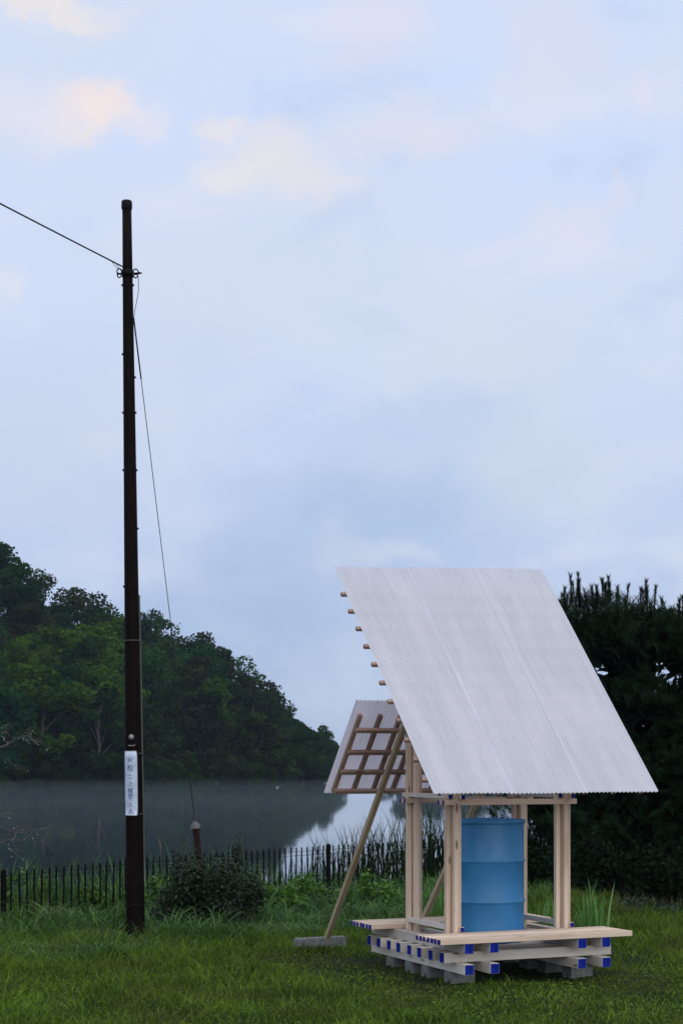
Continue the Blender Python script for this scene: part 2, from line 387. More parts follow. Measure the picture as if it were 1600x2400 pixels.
def stick(name, p0, p1, ww, hh, ma='wood', blue=(False, False), up=(0, 0, 1), parent=hut, label=None):
    p0 = Vector(p0); p1 = Vector(p1); d = p1 - p0
    x = d.normalized(); z = Vector(up); z = (z - x * z.dot(x)).normalized(); y = z.cross(x)
    o = bpy.data.objects.new(name, stickmesh(d.length, ww, hh, ma, blue, name)); link(o, parent)
    mt = Matrix((x, y, z)).transposed().to_4x4(); mt.translation = (p0 + p1) / 2
    o.matrix_local = mt
    if label: o['label'] = label
    return o
BU = [.250, .472, 1.260, 1.482]
for u in BU:
    stick('lower_beam', (u, R.uniform(-.008, .004), .138), (u, 1.73, .138), .079, .079, 'beam', (True, True))
for i in range(8):
    v = .185 + .1936 * i
    stick('cross_beam', (.108 + R.uniform(-.006, .006), v, .2185), (1.622, v, .2185), .079, .079, 'beam', (True, True))
for u in BU:
    stick('upper_beam', (u, R.uniform(-.002, .006), .2985), (u, 1.725, .2985), .079, .078, 'beam', (True, True))
for v0 in (0.0, 1.275):
    for i in range(7):
        v = v0 + .0225 + .0622 * i
        du = R.uniform(-.004, .004)
        stick('deck_slat', (du, v, .3585), (1.725 + du, v, .3585), .046 + (.010 if i in (0, 2) else 0), .040 + R.uniform(-.0012, .0012), 'wood', (True, True))
# posts: a core stick and four sticks round it
SW = .040
CU = [.361, 1.371]; CV = [.492, 1.203]
for u in CU:
    for v, zt in zip(CV, (2.06, 2.80)):
        stick('post_stick', (u, v, .262), (u, v, zt + .02), SW, SW, 'wood', up=(0, 1, 0))
        for du, dv in ((-1, 0), (1, 0), (0, -1), (0, 1)):
            stick('post_stick', (u + du * .0475, v + dv * .0475, .262), (u + du * .0475, v + dv * .0475, zt + R.uniform(-.03, .01) + dv * .04), SW, SW, 'wood', up=(0, 1, 0))
# rails through the posts
for u in CU:
    s = .042
    stick('side_rail', (u + s, .405, .402), (u + s, 1.30, .402), .038, .038, 'wood', (True, True))
    stick('side_rail', (u - s, .50, .418), (u - s, 1.19, .418), .034, .040, 'beam')
    stick('side_rail', (u + s, .39, 1.458), (u + s, 1.31, 1.458), .037, .040, 'wood', (True, True))
    stick('side_rail', (u - s, .45, 1.463), (u - s, 1.31, 1.463), .037, .036, 'beam', (True, True))
for v, s in ((CV[0], -1), (CV[0], 1), (CV[1], -1), (CV[1], 1)):
    stick('cross_rail', (CU[0] - .105, v + s * .042, 1.414), (CU[1] + .105, v + s * .042, 1.414), .036, .042, 'wood', (True, True))
# front roof: four corners, eave left/right, top left/right
EL, ER = Vector((-.14, -.157, 1.49)), Vector((1.86, -.157, 1.488))
TL, TR = Vector((-.235, 1.523, 3.378)), Vector((1.769, 1.523, 3.432))
def rp(a, s): return (EL * (1 - a) + ER * a) * (1 - s) + (TL * (1 - a) + TR * a) * s
RNv = Vector((0, -.747, .664))
L2, R2 = Vector((-.14, 1.95, 1.456)), Vector((1.86, 1.95, 1.456))
UL, UR = Vector((-.14, 1.257, 2.24)), Vector((1.86, 1.257, 2.24))
def rq(a, s): return (L2 * (1 - a) + R2 * a) * (1 - s) + (UL * (1 - a) + UR * a) * s
RNq = Vector((0, .749, .663))
def sheet(name, fn, nv, a0, a1, lift, s0=0., s1=1., length=2.5):
    waves = round((a1 - a0) * 2.0 / .0375); n = waves * 8; ns = 14
    V = []; UV = []
    for j in range(ns + 1):
        s = s0 + (s1 - s0) * j / ns
        for i in range(n + 1):
            a = a0 + (a1 - a0) * i / n
            p = fn(a, s)
            h = .0066 * math.sin(2 * math.pi * a * 2.0 / .0375)
            sag = .004 * mnoise.noise(Vector((a * 3, s * 3, lift * 100)))
            V.append(tuple(p + nv * (h + .016 + lift + sag))); UV.append((a * 2.0, s * length))
    i = (np.arange(n)[None, :] + (n + 1) * np.arange(ns)[:, None]).ravel()
    Fc = np.stack([i, i + 1, i + n + 2, i + n + 1], -1)
    me = mesh_np(name, V, Fc, smooth=True)
    uv = me.uv_layers.new(name='UVMap'); li = np.empty(len(me.loops), dtype=np.int32); me.loops.foreach_get('vertex_index', li)
    uv.data.foreach_set('uv', np.array(UV, dtype=np.float32)[li].ravel())
    return obj(name, me, M['sheet'], hut)
for k, (a0, a1) in enumerate(((0, .345), (.331, .673), (.659, 1.0))):
    sh = sheet('roof_sheet', rp, RNv, a0, a1, .0012 * k + (.0 if k != 1 else .0022), s0=-.002 * (k == 1), s1=1 + .003 * (k - 1))
    bm = bmesh.new()
    for s in np.arange(.0642, .9, .081 * 2):
        for a in np.linspace(a0 + .04, a1 - .04, 4):
            a2 = (round(a * 2.0 / .0375 - .25) + .25) * .0375 / 2.0
            p = rp(a2, s) + RNv * .0255
            r_ = bmesh.ops.create_icosphere(bm, subdivisions=1, radius=.0032)
            for v in r_['verts']: v.co += p
    so = obj('roof_screw', bm_mesh('roof_screw', bm, True), M['screw'], sh); so['kind'] = 'stuff'
    sheet('roof_sheet', rq, RNq, a0, a1, .0012 * k, length=1.05)
U1 = (TL - EL).normalized()
for i in range(11):        # purlins close under the sheet, ends standing out at the left edge
    s = .0642 + .081 * i
    p0 = rp(-.014, s) - RNv * .014; p1 = rp(1.002, s) - RNv * .014
    stick('purlin', p0, p1, .031, .031, 'lattice', up=RNv)
for a in np.linspace(.05, .95, 8):
    if i % 1 == 0: stick('rafter', rp(a, .02) - RNv * .051, rp(a, .93) - RNv * .051, .035, .036, 'lattice', up=RNv)
for i in range(11):        # rear slope: rafters against the sheet, purlins under them
    a = .036 + .0935 * i
    stick('rafter', rq(a, .040) - RNq * .011, rq(a, .872) - RNq * .011, .036, .034, 'lattice', up=RNq)
for s in (.072, .285, .50, .735):
    stick('purlin', rq(.030, s) - RNq * .046, rq(.985, s) - RNq * .046, .036, .034, 'lattice', up=RNq)
# raking braces to the ground behind
for (a, b_) in (((.275, .98, 2.30), (.150, 2.66, .03)), ((1.285, .98, 2.30), (1.055, 2.66, .03))):
    stick('brace', a, b_, .044, .046, 'brace', up=(1, 0, 0))

# kerb stones the braces stand against, concrete blocks under the beams
def rough_box(name, L, W, H, mt, seed, jit=.004, bev=.006):
    bm = bmesh.new(); bmesh.ops.create_cube(bm, size=1)
    for v in bm.verts: v.co = Vector((v.co.x * L, v.co.y * W, v.co.z * H))
    bmesh.ops.bevel(bm, geom=list(bm.edges), offset=bev, segments=2, affect='EDGES')
    rr = random.Random(seed)
    for v in bm.verts: v.co += Vector((rr.uniform(-1, 1), rr.uniform(-1, 1), rr.uniform(-1, 1))) * jit * .4
    return obj(name, bm_mesh(name, bm), mt)
for (px, y, lab) in ((750, 15.15, 'long pale kerb stone in the grass at the foot of the left brace'),
                     (985, 15.55, 'long kerb stone at the foot of the right raking brace, behind the deck')):
    o = rough_box('kerb_stone', .47, .13, .20, M['curb'], px, .006); o.location = ((px - CX) / F * y, y, .035); o.rotation_euler = (0, rad(-1.0), rad(16))
    setp(o, lab, 'kerb stone', 'kerb stones holding the braces')
def hollow_block():
    bm = bmesh.new(); L, W, H = .20, .14, .20; n = 24
    rings = []
    for x in (-L / 2, L / 2):
        outer = []; inner = []
        for k in range(n):
            t = 2 * math.pi * (k + .5) / n; c, s = math.cos(t), math.sin(t)
            q = 1 / max(abs(c) / (W / 2), abs(s) / (H / 2))
            outer.append(bm.verts.new((x, c * q, s * q))); inner.append(bm.verts.new((x, c * .022, s * .030)))
        rings.append((outer, inner))
    for k in range(n):
        j = (k + 1) % n
        for (o_, i_) in rings: bm.faces.new((o_[k], o_[j], i_[j], i_[k]))
        bm.faces.new((rings[0][0][k], rings[0][0][j], rings[1][0][j], rings[1][0][k]))
        bm.faces.new((rings[0][1][k], rings[0][1][j], rings[1][1][j], rings[1][1][k]))
    return bm_mesh('concrete_block', bm)
hb = hollow_block()
names = ['nearest', 'second', 'third', 'farthest']
k = 0
for side, us in (('left', .314), ('right', 1.39)):
    for v in (.285, .692, .998, 1.365):
        o = obj('concrete_block', hb, M['concrete']); q = hw(us, v, -.003); o.location = q; o.rotation_euler = (0, 0, YAW + R.uniform(-.03, .03))
        setp(o, f'grey concrete block, {names[k % 4]} of four under the {side} end of the stand', 'concrete block', 'concrete blocks under the stand'); k += 1
# drum
dr = thing('steel_drum', 'sky blue steel drum standing between the four timber posts', 'drum', hw(.845, .86, .259), YAW)
def rib(z, r0, r1, h): return [(r0, z - h), (r0 + (r1 - r0) * .5, z - h * .45), (r1, z - h * .1), (r1, z + h * .1), (r0 + (r1 - r0) * .5, z + h * .45), (r0, z + h)]
R0 = .327
prof = [(0, .012), (R0 - .014, .012), (R0 - .008, 0), (R0 + .004, 0), (R0 + .005, .012), (R0, .02)] + rib(.333, R0, R0 + .011, .020) + rib(.666, R0, R0 + .011, .020) + \
       [(R0, .955), (R0 - .0005, .972)]
lathe('body', prof, M['drum'], dr, 72)
lathe('rim', [(R0 - .003, .968), (R0 + .007, .970), (R0 + .012, .980), (R0 + .012, .992), (R0 + .006, 1.003), (R0 - .006, 1.003), (R0 - .012, .994), (R0 - .012, .975)], M['drum'], dr, 72)
lathe('lid', [(0, .980), (R0 - .05, .978), (R0 - .03, .984), (R0 - .011, .984)], M['drum_in'], dr, 64)
lathe('bung', [(0, .998), (.026, .998), (.030, .990), (.030, .980)], M['drum_in'], dr, 20, loc=(.20, .05, 0))
lathe('bung', [(0, .994), (.014, .994), (.017, .988), (.017, .980)], M['drum_in'], dr, 16, loc=(-.22, -.03, 0))

# ------------------------------------------------------------------ pole
PD = 16.5; PB = Vector((-2.04, PD, 0))
pole = thing('utility_pole', 'tall tarred black pole with a small white name plate, leaning slightly', 'utility pole', PB)
def pz(y): return CAMZ + (HY - y) * PD / F
ZT = pz(478)
def pxat(z): return -.088 * z / ZT
def prad(z): return .094 - (.094 - .0455) * max(z, 0) / ZT
tube('shaft', [(pxat(z), 0, z) for z in np.linspace(-.3, ZT, 16)], [prad(z) for z in np.linspace(-.3, ZT, 16)], M['pole'], pole, 24)
lathe('cap', [(.052, -.05), (.054, -.03), (.0535, .022), (.045, .034), (0, .040)], M['iron'], pole, 24, loc=(pxat(ZT), 0, ZT))
zc = pz(641)
def ring(z, r, tr, name, mt, par, n=28):
    V, T = tube_np([(pxat(z) + r * math.cos(t), r * math.sin(t), z) for t in np.linspace(0, 2 * math.pi, n)], tr, 6, False)
    return obj(name, mesh_np(name, V, T, smooth=True), mt, par)
cl = bpy.data.objects.new('clamp', None)
band = lathe('clamp_band', [(prad(zc) + .001, -.035), (prad(zc) + .008, -.035), (prad(zc) + .008, .035), (prad(zc) + .001, .035)], M['iron'], pole, 24, loc=(pxat(zc), 0, zc))
parts = []
for sgn in (-1, 1):
    cx = sgn * (prad(zc) + .03)
    for dz, rr in ((.018, .024), (-.022, .018)):
        parts.append(tube_np([(cx + rr * math.cos(t), -.01 + .006 * sgn, dz + rr * 1.15 * math.sin(t)) for t in np.linspace(0, 2 * math.pi, 14)], .0065, 6, False))
parts.append(tube_np([(-prad(zc) - .055, -.012, -.003), (prad(zc) + .092, -.012, .003)], .008, 8))
parts.append(tube_np([(prad(zc) + .052, -.012, .002), (prad(zc) + .072, -.012, .002)], .014, 6))
parts.append(tube_np([(-prad(zc) - .055, -.012, -.003), (-prad(zc) - .04, -.012, -.003)], .014, 6))
V, T = join(parts); o = obj('clamp_bolt', mesh_np('clamp_bolt', V, T, smooth=True), M['iron'], band)
for yb, sd_ in ((668, 0), (830, -1), (884, 1), (967, 0), (1102, 0), (1239, 1), (1375, -1), (1660, -1)):
    z = pz(yb)
    for s in ((-1, 1) if sd_ == 0 else (sd_,)):
        x = pxat(z) + s * prad(z)
        tube('step_bolt', [(x - s * .01, 0, z), (x + s * .012, 0, z)], .011, M['iron'], pole, 10)
for yb in (1502, 1767, 1908):
    z = pz(yb); ring(z, prad(z) + .004, .0045, 'strap', M['galv'], pole)
    tube('strap_clip', [(pxat(z) + prad(z) * .78, -prad(z) * .75, z), (pxat(z) + prad(z) + .018, -.02, z + .004)], .006, M['galv'], pole, 8)
tube('conduit', [(pxat(z) + prad(z) + .004, .012, z) for z in np.linspace(.5, pz(1395), 12)], .009, M['pipe'], pole, 10)
# curved white plate
z0, z1 = pz(1911), pz(1761); zm = (z0 + z1) / 2
pc0, pc1 = rad(-90 - 60), rad(-90 + 30)
V = []; n = 16; m_ = 10
for sh_ in (0, 1):
    for j in range(m_ + 1):
        z = z0 + (z1 - z0) * j / m_
        e = 0.0
        if j == 0 or j == m_: e = rad(5)
        for i in range(n + 1):
            t = pc0 + e + (pc1 - pc0 - 2 * e) * i / n; r = prad(zm) + (.010 if sh_ == 0 else .007)
            V.append((pxat(z) + r * math.cos(t), r * math.sin(t), z))
Fq = []
N1 = (n + 1) * (m_ + 1)
for j in range(m_):
    for i in range(n):
        a = j * (n + 1) + i; Fq += [(a, a + 1, a + n + 2, a + n + 1), (N1 + a, N1 + a + n + 1, N1 + a + n + 2, N1 + a + 1)]
for j in range(m_):
    for a in (j * (n + 1), j * (n + 1) + n): Fq.append((a, a + n + 1, a + n + 1 + N1, a + N1))
for i in range(n):
    for a in (i, m_ * (n + 1) + i): Fq.append((a, a + 1, a + 1 + N1, a + N1))
plate = obj('name_plate', mesh_np('name_plate', V, Fq), M['sign'], pole)
plate['label'] = 'white enamel plate with faded vertical Japanese lettering'
def text_mesh(s, size):
    cu = bpy.data.curves.new('t', 'FONT'); cu.body = s; cu.size = size; cu.align_x = 'CENTER'; cu.extrude = 0; cu.resolution_u = 3; cu.offset = size * .012
    to = bpy.data.objects.new('t', cu); C.objects.link(to)
    dg = bpy.context.evaluated_depsgraph_get(); me = bpy.data.meshes.new_from_object(to.evaluated_get(dg))
    bpy.data.objects.remove(to); return me
gl = [('区', 1782, 13), ('松', 1800, 17), ('ニ', 1821, 13), ('上', 1837, 13), ('補', 1853, 14), ('間', 1866, 13), ('へ', 1874, 10), ('大', 1886, 12), ('木', 1901, 16)]
tc_ = rad(-90 - 14)
for ch, y, hpx in gl:
    try:
        me = text_mesh(ch, hpx * PD / F * .98)
        if len(me.vertices) == 0: continue
        zz0 = pz(y + hpx * .38); r = prad(zm) + .0115
        for v in me.vertices:
            t = tc_ + v.co.x / r; zv = zz0 + v.co.y
            v.co = (pxat(zv) + r * math.cos(t), r * math.sin(t), zv)
        me.name = 'lettering'; me.materials.clear()
        obj('lettering', me, M['signblue'], plate)
    except Exception as e: print('text', e)
# plate's top bead, round tag and small bracket
t = np.linspace(pc0 + .1, pc1 - .1, 12)
tube('plate_bead', [(pxat(z1) + (prad(z1) + .011) * math.cos(a), (prad(z1) + .011) * math.sin(a), z1 + .003) for a in t], .0035, M['galv'], plate, 6)
zt = pz(1728); a = rad(-90 - 6); r = prad(zt)
V, T = tube_np([(pxat(zt) + (r - .004) * math.cos(a), (r - .004) * math.sin(a), zt), (pxat(zt) + (r + .005) * math.cos(a), (r + .005) * math.sin(a), zt)], .025, 20)
obj('round_tag', mesh_np('round_tag', V, T), M['cream'], pole)
zt = pz(1748)
tube('small_bracket', [(pxat(zt) + (prad(zt) + .004) * math.cos(a_), (prad(zt) + .004) * math.sin(a_), zt + dz) for a_, dz in ((rad(-118), 0), (rad(-95), -.002), (rad(-74), 0), (rad(-71), .015))], .005, M['cream'], pole, 6)
# wires
cab = thing('overhead_cable', 'thin dark cable running from the pole clamp out of the picture at the left', 'cable', (0, 0, 0))
P0 = Vector((PB.x + pxat(zc) - .05, PD - .02, zc + .055)); P1 = Vector((-4.84 / 1, 10.0, 6.75)); 
dirx = Vector((-2.97 - P0.x, 14.5 - P0.y, 0))
pts = []
for i in range(25):
    t_ = i / 24 * 9; p = P0 + dirx * t_; p.z = 6.625 - .16 * t_ * (9 - t_) / 8 * .25 + .02; pts.append(p)
# height so that it leaves the frame where the photo shows it
tube('cable', pts, .0075, M['wire'], cab, 6)
tube('tie', [tuple(pts[0] + dirx * .10 + Vector((0, 0, -.005))), (PB.x + pxat(zc) - .085, PD - .03, zc + .025)], .003, M['wire'], cab, 5)
tube('tie', [tuple(pts[0] + dirx * .06 + Vector((0, 0, -.003))), (PB.x + pxat(zc) - .06, PD - .03, zc + .02)], .003, M['wire'], cab, 5)
guy = thing('guy_wire', 'guy wire running down from the pole to a brown guard tube in the shrub', 'guy wire', (-1.39, 17.4, 0))
g0 = Vector((-1.39, 17.4, 0)); gt = Vector((-1.526, 17.4, 1.06)); gp = Vector((PB.x + pxat(6.14) + .055, 16.5, pz(745)))
def rel(p): return tuple(Vector(p) - g0)
tube('wire', [rel(gp), rel(gp.lerp(gt, .5)), rel(gt)], .0042, M['wire'], guy, 6)
tube('wire_grip', [rel(gp), rel(gp.lerp(gt, .115))], .008, M['wire'], guy, 6)
pc = Vector((PB.x + pxat(zc) + prad(zc) + .055, 16.5, zc - .02))
tube('wire', [rel(pc), rel(pc + Vector((.004, 0, -.15))), rel(Vector((gp.x + .008, gp.y, gp.z + .05))), rel(gp)], .0035, M['wire'], guy, 6)
tube('guard_tube', [(0, 0, -.1), rel(gt)], .043, M['guard'], guy, 20)
axis = (gt - g0).normalized()
tube('tube_cap', [rel(gt - axis * .025), rel(gt + axis * .012), rel(gt + axis * .055)], [.050, .050, .008], M['galv'], guy, 20)

# ------------------------------------------------------------------ fence
fen = thing('fence', 'low black steel fence of thin bars and two wires along the pond bank', 'fence', (0, 0, 0))
def ftop(s): return .61 + .065 * min(max(s / 2.5, 0), 1) - .16 * min(max((s - 9) / 6, 0), 1)
SMAX, SMIN = 15.3, -1.9
barme = mesh_np('bar', *tube_np([(0, 0, -1.15), (0, 0, -.012), (0, 0, 0)], [.0105, .0105, .006], 6), smooth=True); barme.materials.append(M['fence'])
postme = mesh_np('fence_post', *tube_np([(0, 0, -1.25), (0, 0, -.022), (0, 0, -.008), (0, 0, 0)], [.030, .030, .026, .012], 14), smooth=True); postme.materials.append(M['fence'])
s = SMIN; i = -round((0 - SMIN) / .1)
def fpt(s): return Vector((FX + FD.x * s, FY + FD.y * s, ftop(s)))
for i in range(int(SMIN * 10), int(SMAX * 10) + 1):
    s = i * .1; p = fpt(s)
    if i % 17 == 0:
        o = bpy.data.objects.new('fence_post', postme); link(o, fen); o.location = p + Vector((0, 0, .022))
    else:
        o = bpy.data.objects.new('bar', barme); link(o, fen); o.location = p + Vector((R.uniform(-.004, .004), 0, R.uniform(-.006, .006)))
        o.rotation_euler = (R.uniform(-.012, .012), R.uniform(-.018, .014), 0)
for dz in (-.055, -.105):
    pts = [fpt(s_) + Vector((0, -.008, dz + .008 * math.sin(s_ * 3.7) ** 2)) for s_ in np.arange(SMIN, SMAX, .425)]
    tube('wire', pts, .0028, M['fence'], fen, 5)

# ------------------------------------------------------------------ blades and leaves
def blades(P, H, W, lean, segs=2, az=None, droop=0.0, tint=None, rng=RN):
    """P (N,3) roots; H heights; W widths; lean horizontal reach as a share of the height; droop bends the tip down"""
    N = len(P); az = rng.uniform(0, 2 * math.pi, N) if az is None else az
    L = lean if hasattr(lean, '__len__') else np.full(N, lean)
    fa = rng.uniform(0, 2 * math.pi, N)
    dx, dy = np.cos(az), np.sin(az); sx, sy = np.cos(fa), np.sin(fa)
    V = np.zeros((N, 2 * segs + 1, 3), dtype=np.float32)
    for k in range(segs + 1):
        t = k / segs
        off = L * H * t ** 1.8; zz = H * (t - droop * t ** 3) * (1 if segs == 2 else 1)
        wv = W * (1 - t) ** .6 * .5 * (1 if k else .8)
        cx = P[:, 0] + dx * off; cy = P[:, 1] + dy * off; cz = P[:, 2] + zz
        if k < segs:
            V[:, 2 * k] = np.stack([cx - sx * wv, cy - sy * wv, cz], -1); V[:, 2 * k + 1] = np.stack([cx + sx * wv, cy + sy * wv, cz], -1)
        else: V[:, 2 * k] = np.stack([cx, cy, cz], -1)
    T = []
    for k in range(segs - 1): a_ = 2 * k; T += [(a_, a_ + 1, a_ + 3), (a_, a_ + 3, a_ + 2)]
    a_ = 2 * (segs - 1); T.append((a_, a_ + 1, a_ + 2))
    T = np.array(T)[None] + (np.arange(N) * (2 * segs + 1))[:, None, None]
    tint = rng.uniform(0, 1, N) ** 1.6 if tint is None else tint
    return V.reshape(-1, 3), T.reshape(-1, 3), np.repeat(tint, 2 * segs + 1)
def cat_(*ps):
    V = []; T = []; C_ = []; o = 0
    for v, t, c in ps: V.append(v); T.append(t + o); C_.append(c); o += len(v)
    return np.concatenate(V), np.concatenate(T), np.concatenate(C_)
def cards(P, Nrm, size, rng=RN, aspect=1.6, tint=None, spread_=.7):
    """leaf shaped two-triangle rhombs at P, facing about Nrm"""
    N = len(P); r = rng.normal(0, 1, (N, 3)); n_ = Nrm + r * spread_; n_ /= np.linalg.norm(n_, axis=1)[:, None]
    a = np.cross(n_, rng.normal(0, 1, (N, 3))); a /= np.linalg.norm(a, axis=1)[:, None] + 1e-9; c = np.cross(n_, a)
    s = (size if hasattr(size, '__len__') else np.full(N, size))[:, None]
    A = a * s * .5 * aspect; Bv = c * s * .5
    V = np.stack([P - A, P - Bv + n_ * s * .08, P + A, P + Bv + n_ * s * .08], 1).astype(np.float32)
    T = np.array([(0, 1, 2), (0, 2, 3)])[None] + (np.arange(N) * 4)[:, None, None]
    tint = rng.uniform(0, 1, N) if tint is None else tint
    return V.reshape(-1, 3), T.reshape(-1, 3), np.repeat(tint, 4)
def sdist(x, y): return (x - FX) * FN.x + (y - FY) * FN.y
def uv_of(x, y):
    dx, dy = x - HO.x, y - HO.y
    return dx * HA.x + dy * HA.y, dx * HB.x + dy * HB.y
def vnoise(x, y, s, seed=0.):
    return np.array([mnoise.noise(Vector((a * s, b_ * s, seed))) for a, b_ in zip(x, y)])
# lawn
N = 170000
yy = 10.2 + (24.5 - 10.2) * RN.uniform(0, 1, N) ** 1.25; xx = RN.uniform(-1, 1, N) * (.225 * yy + .9)
keep = (sdist(xx, yy) < .3) & ~((yy > 19) & (xx > 3.5))
uu, vv = uv_of(xx, yy)
under = (uu > .0) & (uu < 1.75) & (vv > .12) & (vv < 1.8)
keep &= ~(under & (RN.uniform(0, 1, N) < .93))
keep &= RN.uniform(0, 1, N) < .55 + .45 * np.clip(.5 + 1.2 * np.sin(xx * 7.3 + 2 * np.sin(yy * 5.1)) * np.sin(yy * 6.7 + 1.5 * np.sin(xx * 4.3)), 0, 1)
xx, yy = xx[keep], yy[keep]
lx = np.interp(yy, [10, 14, 17.5, 20], [.8, .9, 1.15, 1.5])
pn = .5 + .5 * np.sin(xx * 2.1 + 1.3 * np.sin(yy * 1.7)) * np.sin(yy * 1.9 + xx * .8)
left = sstep(-.2, -2.2, xx) if False else np.clip((-xx - .3) / 2.5, 0, 1)
H = RN.uniform(.035, .105, len(xx)) * (.75 + .5 * pn) * (1 + .9 * left * np.clip((yy - 11.5) / 4, 0, 1)) * lx
tall = RN.uniform(0, 1, len(xx)) < .02; H[tall] *= 1.9
H[(abs(xx - PB.x) < .15) & (yy > 15.2)] *= .45
u2, v2 = uv_of(xx, yy); H[(u2 > -.7) & (u2 < 2.6) & (v2 > -2.2) & (v2 < 2.4)] *= .62
H[(u2 > -.25) & (u2 < 1.9) & (v2 > -.35) & (v2 < 1.9)] *= .7
P = np.stack([xx, yy, ground_near(xx, yy) - .005], -1)
V, T, Cc = blades(P, H, RN.uniform(.006, .014, len(xx)), RN.uniform(.3, 1.4, len(xx)), 2)
o = obj('lawn_grass', mesh_np('lawn_grass', V, T, Cc), M['grass']); setp(o, 'short wet green grass of the lawn', 'grass', kind='stuff')
# longer tufts left standing round the blocks and the kerb stones
xs_ = []; ys_ = []
for (u0, v0_, n_, sg) in [(.14, v, 14, .05) for v in (.26, .67, .98, 1.34)] + [(1.36, .05, 24, .07), (.50, .05, 30, .12), (1.62, .6, 40, .1)]:
    q = RN.normal(0, sg, (n_, 2)); 
    for a_, b2 in q: p_ = hw(u0 + a_, v0_ + b2, 0); xs_.append(p_.x); ys_.append(p_.y)
for kx, ky in ((-.19, 15.05), (.735, 15.45)):
    q = RN.normal(0, 1, (420, 2)) * np.array([.20, .045]); xs_ += list(kx + q[:, 0]); ys_ += list(ky - .08 + q[:, 1] + q[:, 0] * .28)
xs_ = np.array(xs_); ys_ = np.array(ys_)
V, T, Cc = blades(np.stack([xs_, ys_, ground_near(xs_, ys_) - .005], -1), RN.uniform(.04, .12, len(xs_)), RN.uniform(.005, .010, len(xs_)), RN.uniform(.1, .9, len(xs_)), 3, droop=.3)
o = obj('grass_tufts', mesh_np('grass_tufts', V, T, Cc), M['grass']); setp(o, 'longer grass left round the blocks and kerb stones', 'grass', kind='stuff')
# clover and small flat leaves in the lawn
N = 26000
yy = RN.uniform(10.3, 17, N); xx = RN.uniform(-1, 1, N) * (.22 * yy + .7)
uu, vv = uv_of(xx, yy); k_ = ~((uu > -.05) & (uu < 1.8) & (vv > .05) & (vv < 1.85)) & (sdist(xx, yy) < 0)
xx, yy = xx[k_], yy[k_]
P = np.stack([xx, yy, ground_near(xx, yy) + RN.uniform(.008, .035, len(xx))], -1)
V, T, Cc = cards(P, np.array([[0, 0, 1.]]) * np.ones((len(xx), 1)), RN.uniform(.008, .02, len(xx)), spread_=.35)
o = obj('clover', mesh_np('clover', V, T, Cc), M['grass']); setp(o, 'small clover leaves scattered through the lawn', 'ground cover', kind='stuff')
# tall weeds along the fence
def weeds_band(n, smin, smax, dmin, dmax, h0, h1, w0, w1, lean0, lean1, droop, segs=4, frac=None):
    s = RN.uniform(smin, smax, n); d = RN.uniform(dmin, dmax, n)
    x = FX + FD.x * s + FN.x * d; y = FY + FD.y * s + FN.y * d
    ph = (x - PB.x) ** 2 + (y - PB.y) ** 2 > .012
    ph &= ~((abs(x - PB.x) < .16) & (y < PB.y + .1) & (y > PB.y - 1.6) & (RN.uniform(0, 1, n) < .8))
    x, y, d, s = x[ph], y[ph], d[ph], s[ph]; n = len(x)
    P = np.stack([x, y, ground_near(x, y) - .02], -1)
    Hh = RN.uniform(h0, h1, n) * (.75 + .35 * np.sin(s * 2.3) * np.cos(s * 5.1 + d * 2))
    return blades(P, Hh, RN.uniform(w0, w1, n), RN.uniform(lean0, lean1, n), segs, droop=droop)
a1 = weeds_band(22000, -1.5, 5.8, -2.6, .5, .13, .33, .007, .016, .4, 1.4, .5)
a2 = weeds_band(3800, -1.5, 6.5, -1.2, .9, .26, .66, .010, .022, .3, 1.2, .45)
a3 = weeds_band(1500, -1.0, 5.0, .15, 1.2, .45, .95, .012, .02, .1, .4, .15, 5)
a4 = weeds_band(5500, 3.0, 9.5, -1.9, .3, .18, .50, .010, .024, .2, .9, .4)
a5 = weeds_band(1000, .3, 3.6, -2.3, -1.2, .25, .60, .007, .014, .4, 1.3, .55, 5)
V, T, Cc = cat_(a1, a2, a3, a4, a5)
o = obj('tall_weeds', mesh_np('tall_weeds', V, T, Cc), M['weed']); setp(o, 'rank arching weeds and long grass along the foot of the fence', 'weeds', kind='stuff')
# weeds on the right beside and behind the deck, and dark litter under the pines
n = 9000; x = RN.uniform(1.4, 8.5, n); y = RN.uniform(17.0, 21.5, n); k_ = (sdist(x, y) < -.2)
k_ &= ~((y < 18.7 - .35 * (x - 2.5)) & (x > 3.2))
x, y = x[k_], y[k_]; P = np.stack([x, y, ground_near(x, y) - .01], -1)
v1 = blades(P, RN.uniform(.05, .2, len(x)), RN.uniform(.005, .011, len(x)), RN.uniform(.3, 1., len(x)), 3, droop=.3)
V, T, Cc = v1
o = obj('pine_edge_weeds', mesh_np('pine_edge_weeds', V, T, Cc), M['reed']); setp(o, 'dark low weeds between the lawn and the pines', 'weeds', kind='stuff')
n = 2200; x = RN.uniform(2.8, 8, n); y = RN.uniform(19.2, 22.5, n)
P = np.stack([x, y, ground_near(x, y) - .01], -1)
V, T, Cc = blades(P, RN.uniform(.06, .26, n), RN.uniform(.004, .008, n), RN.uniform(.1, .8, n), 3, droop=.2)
o = obj('dry_stalks', mesh_np('dry_stalks', V, T, Cc * .25), M['dry']); setp(o, 'brown dry stalks in the shade under the pines', 'dry stalks', kind='stuff')
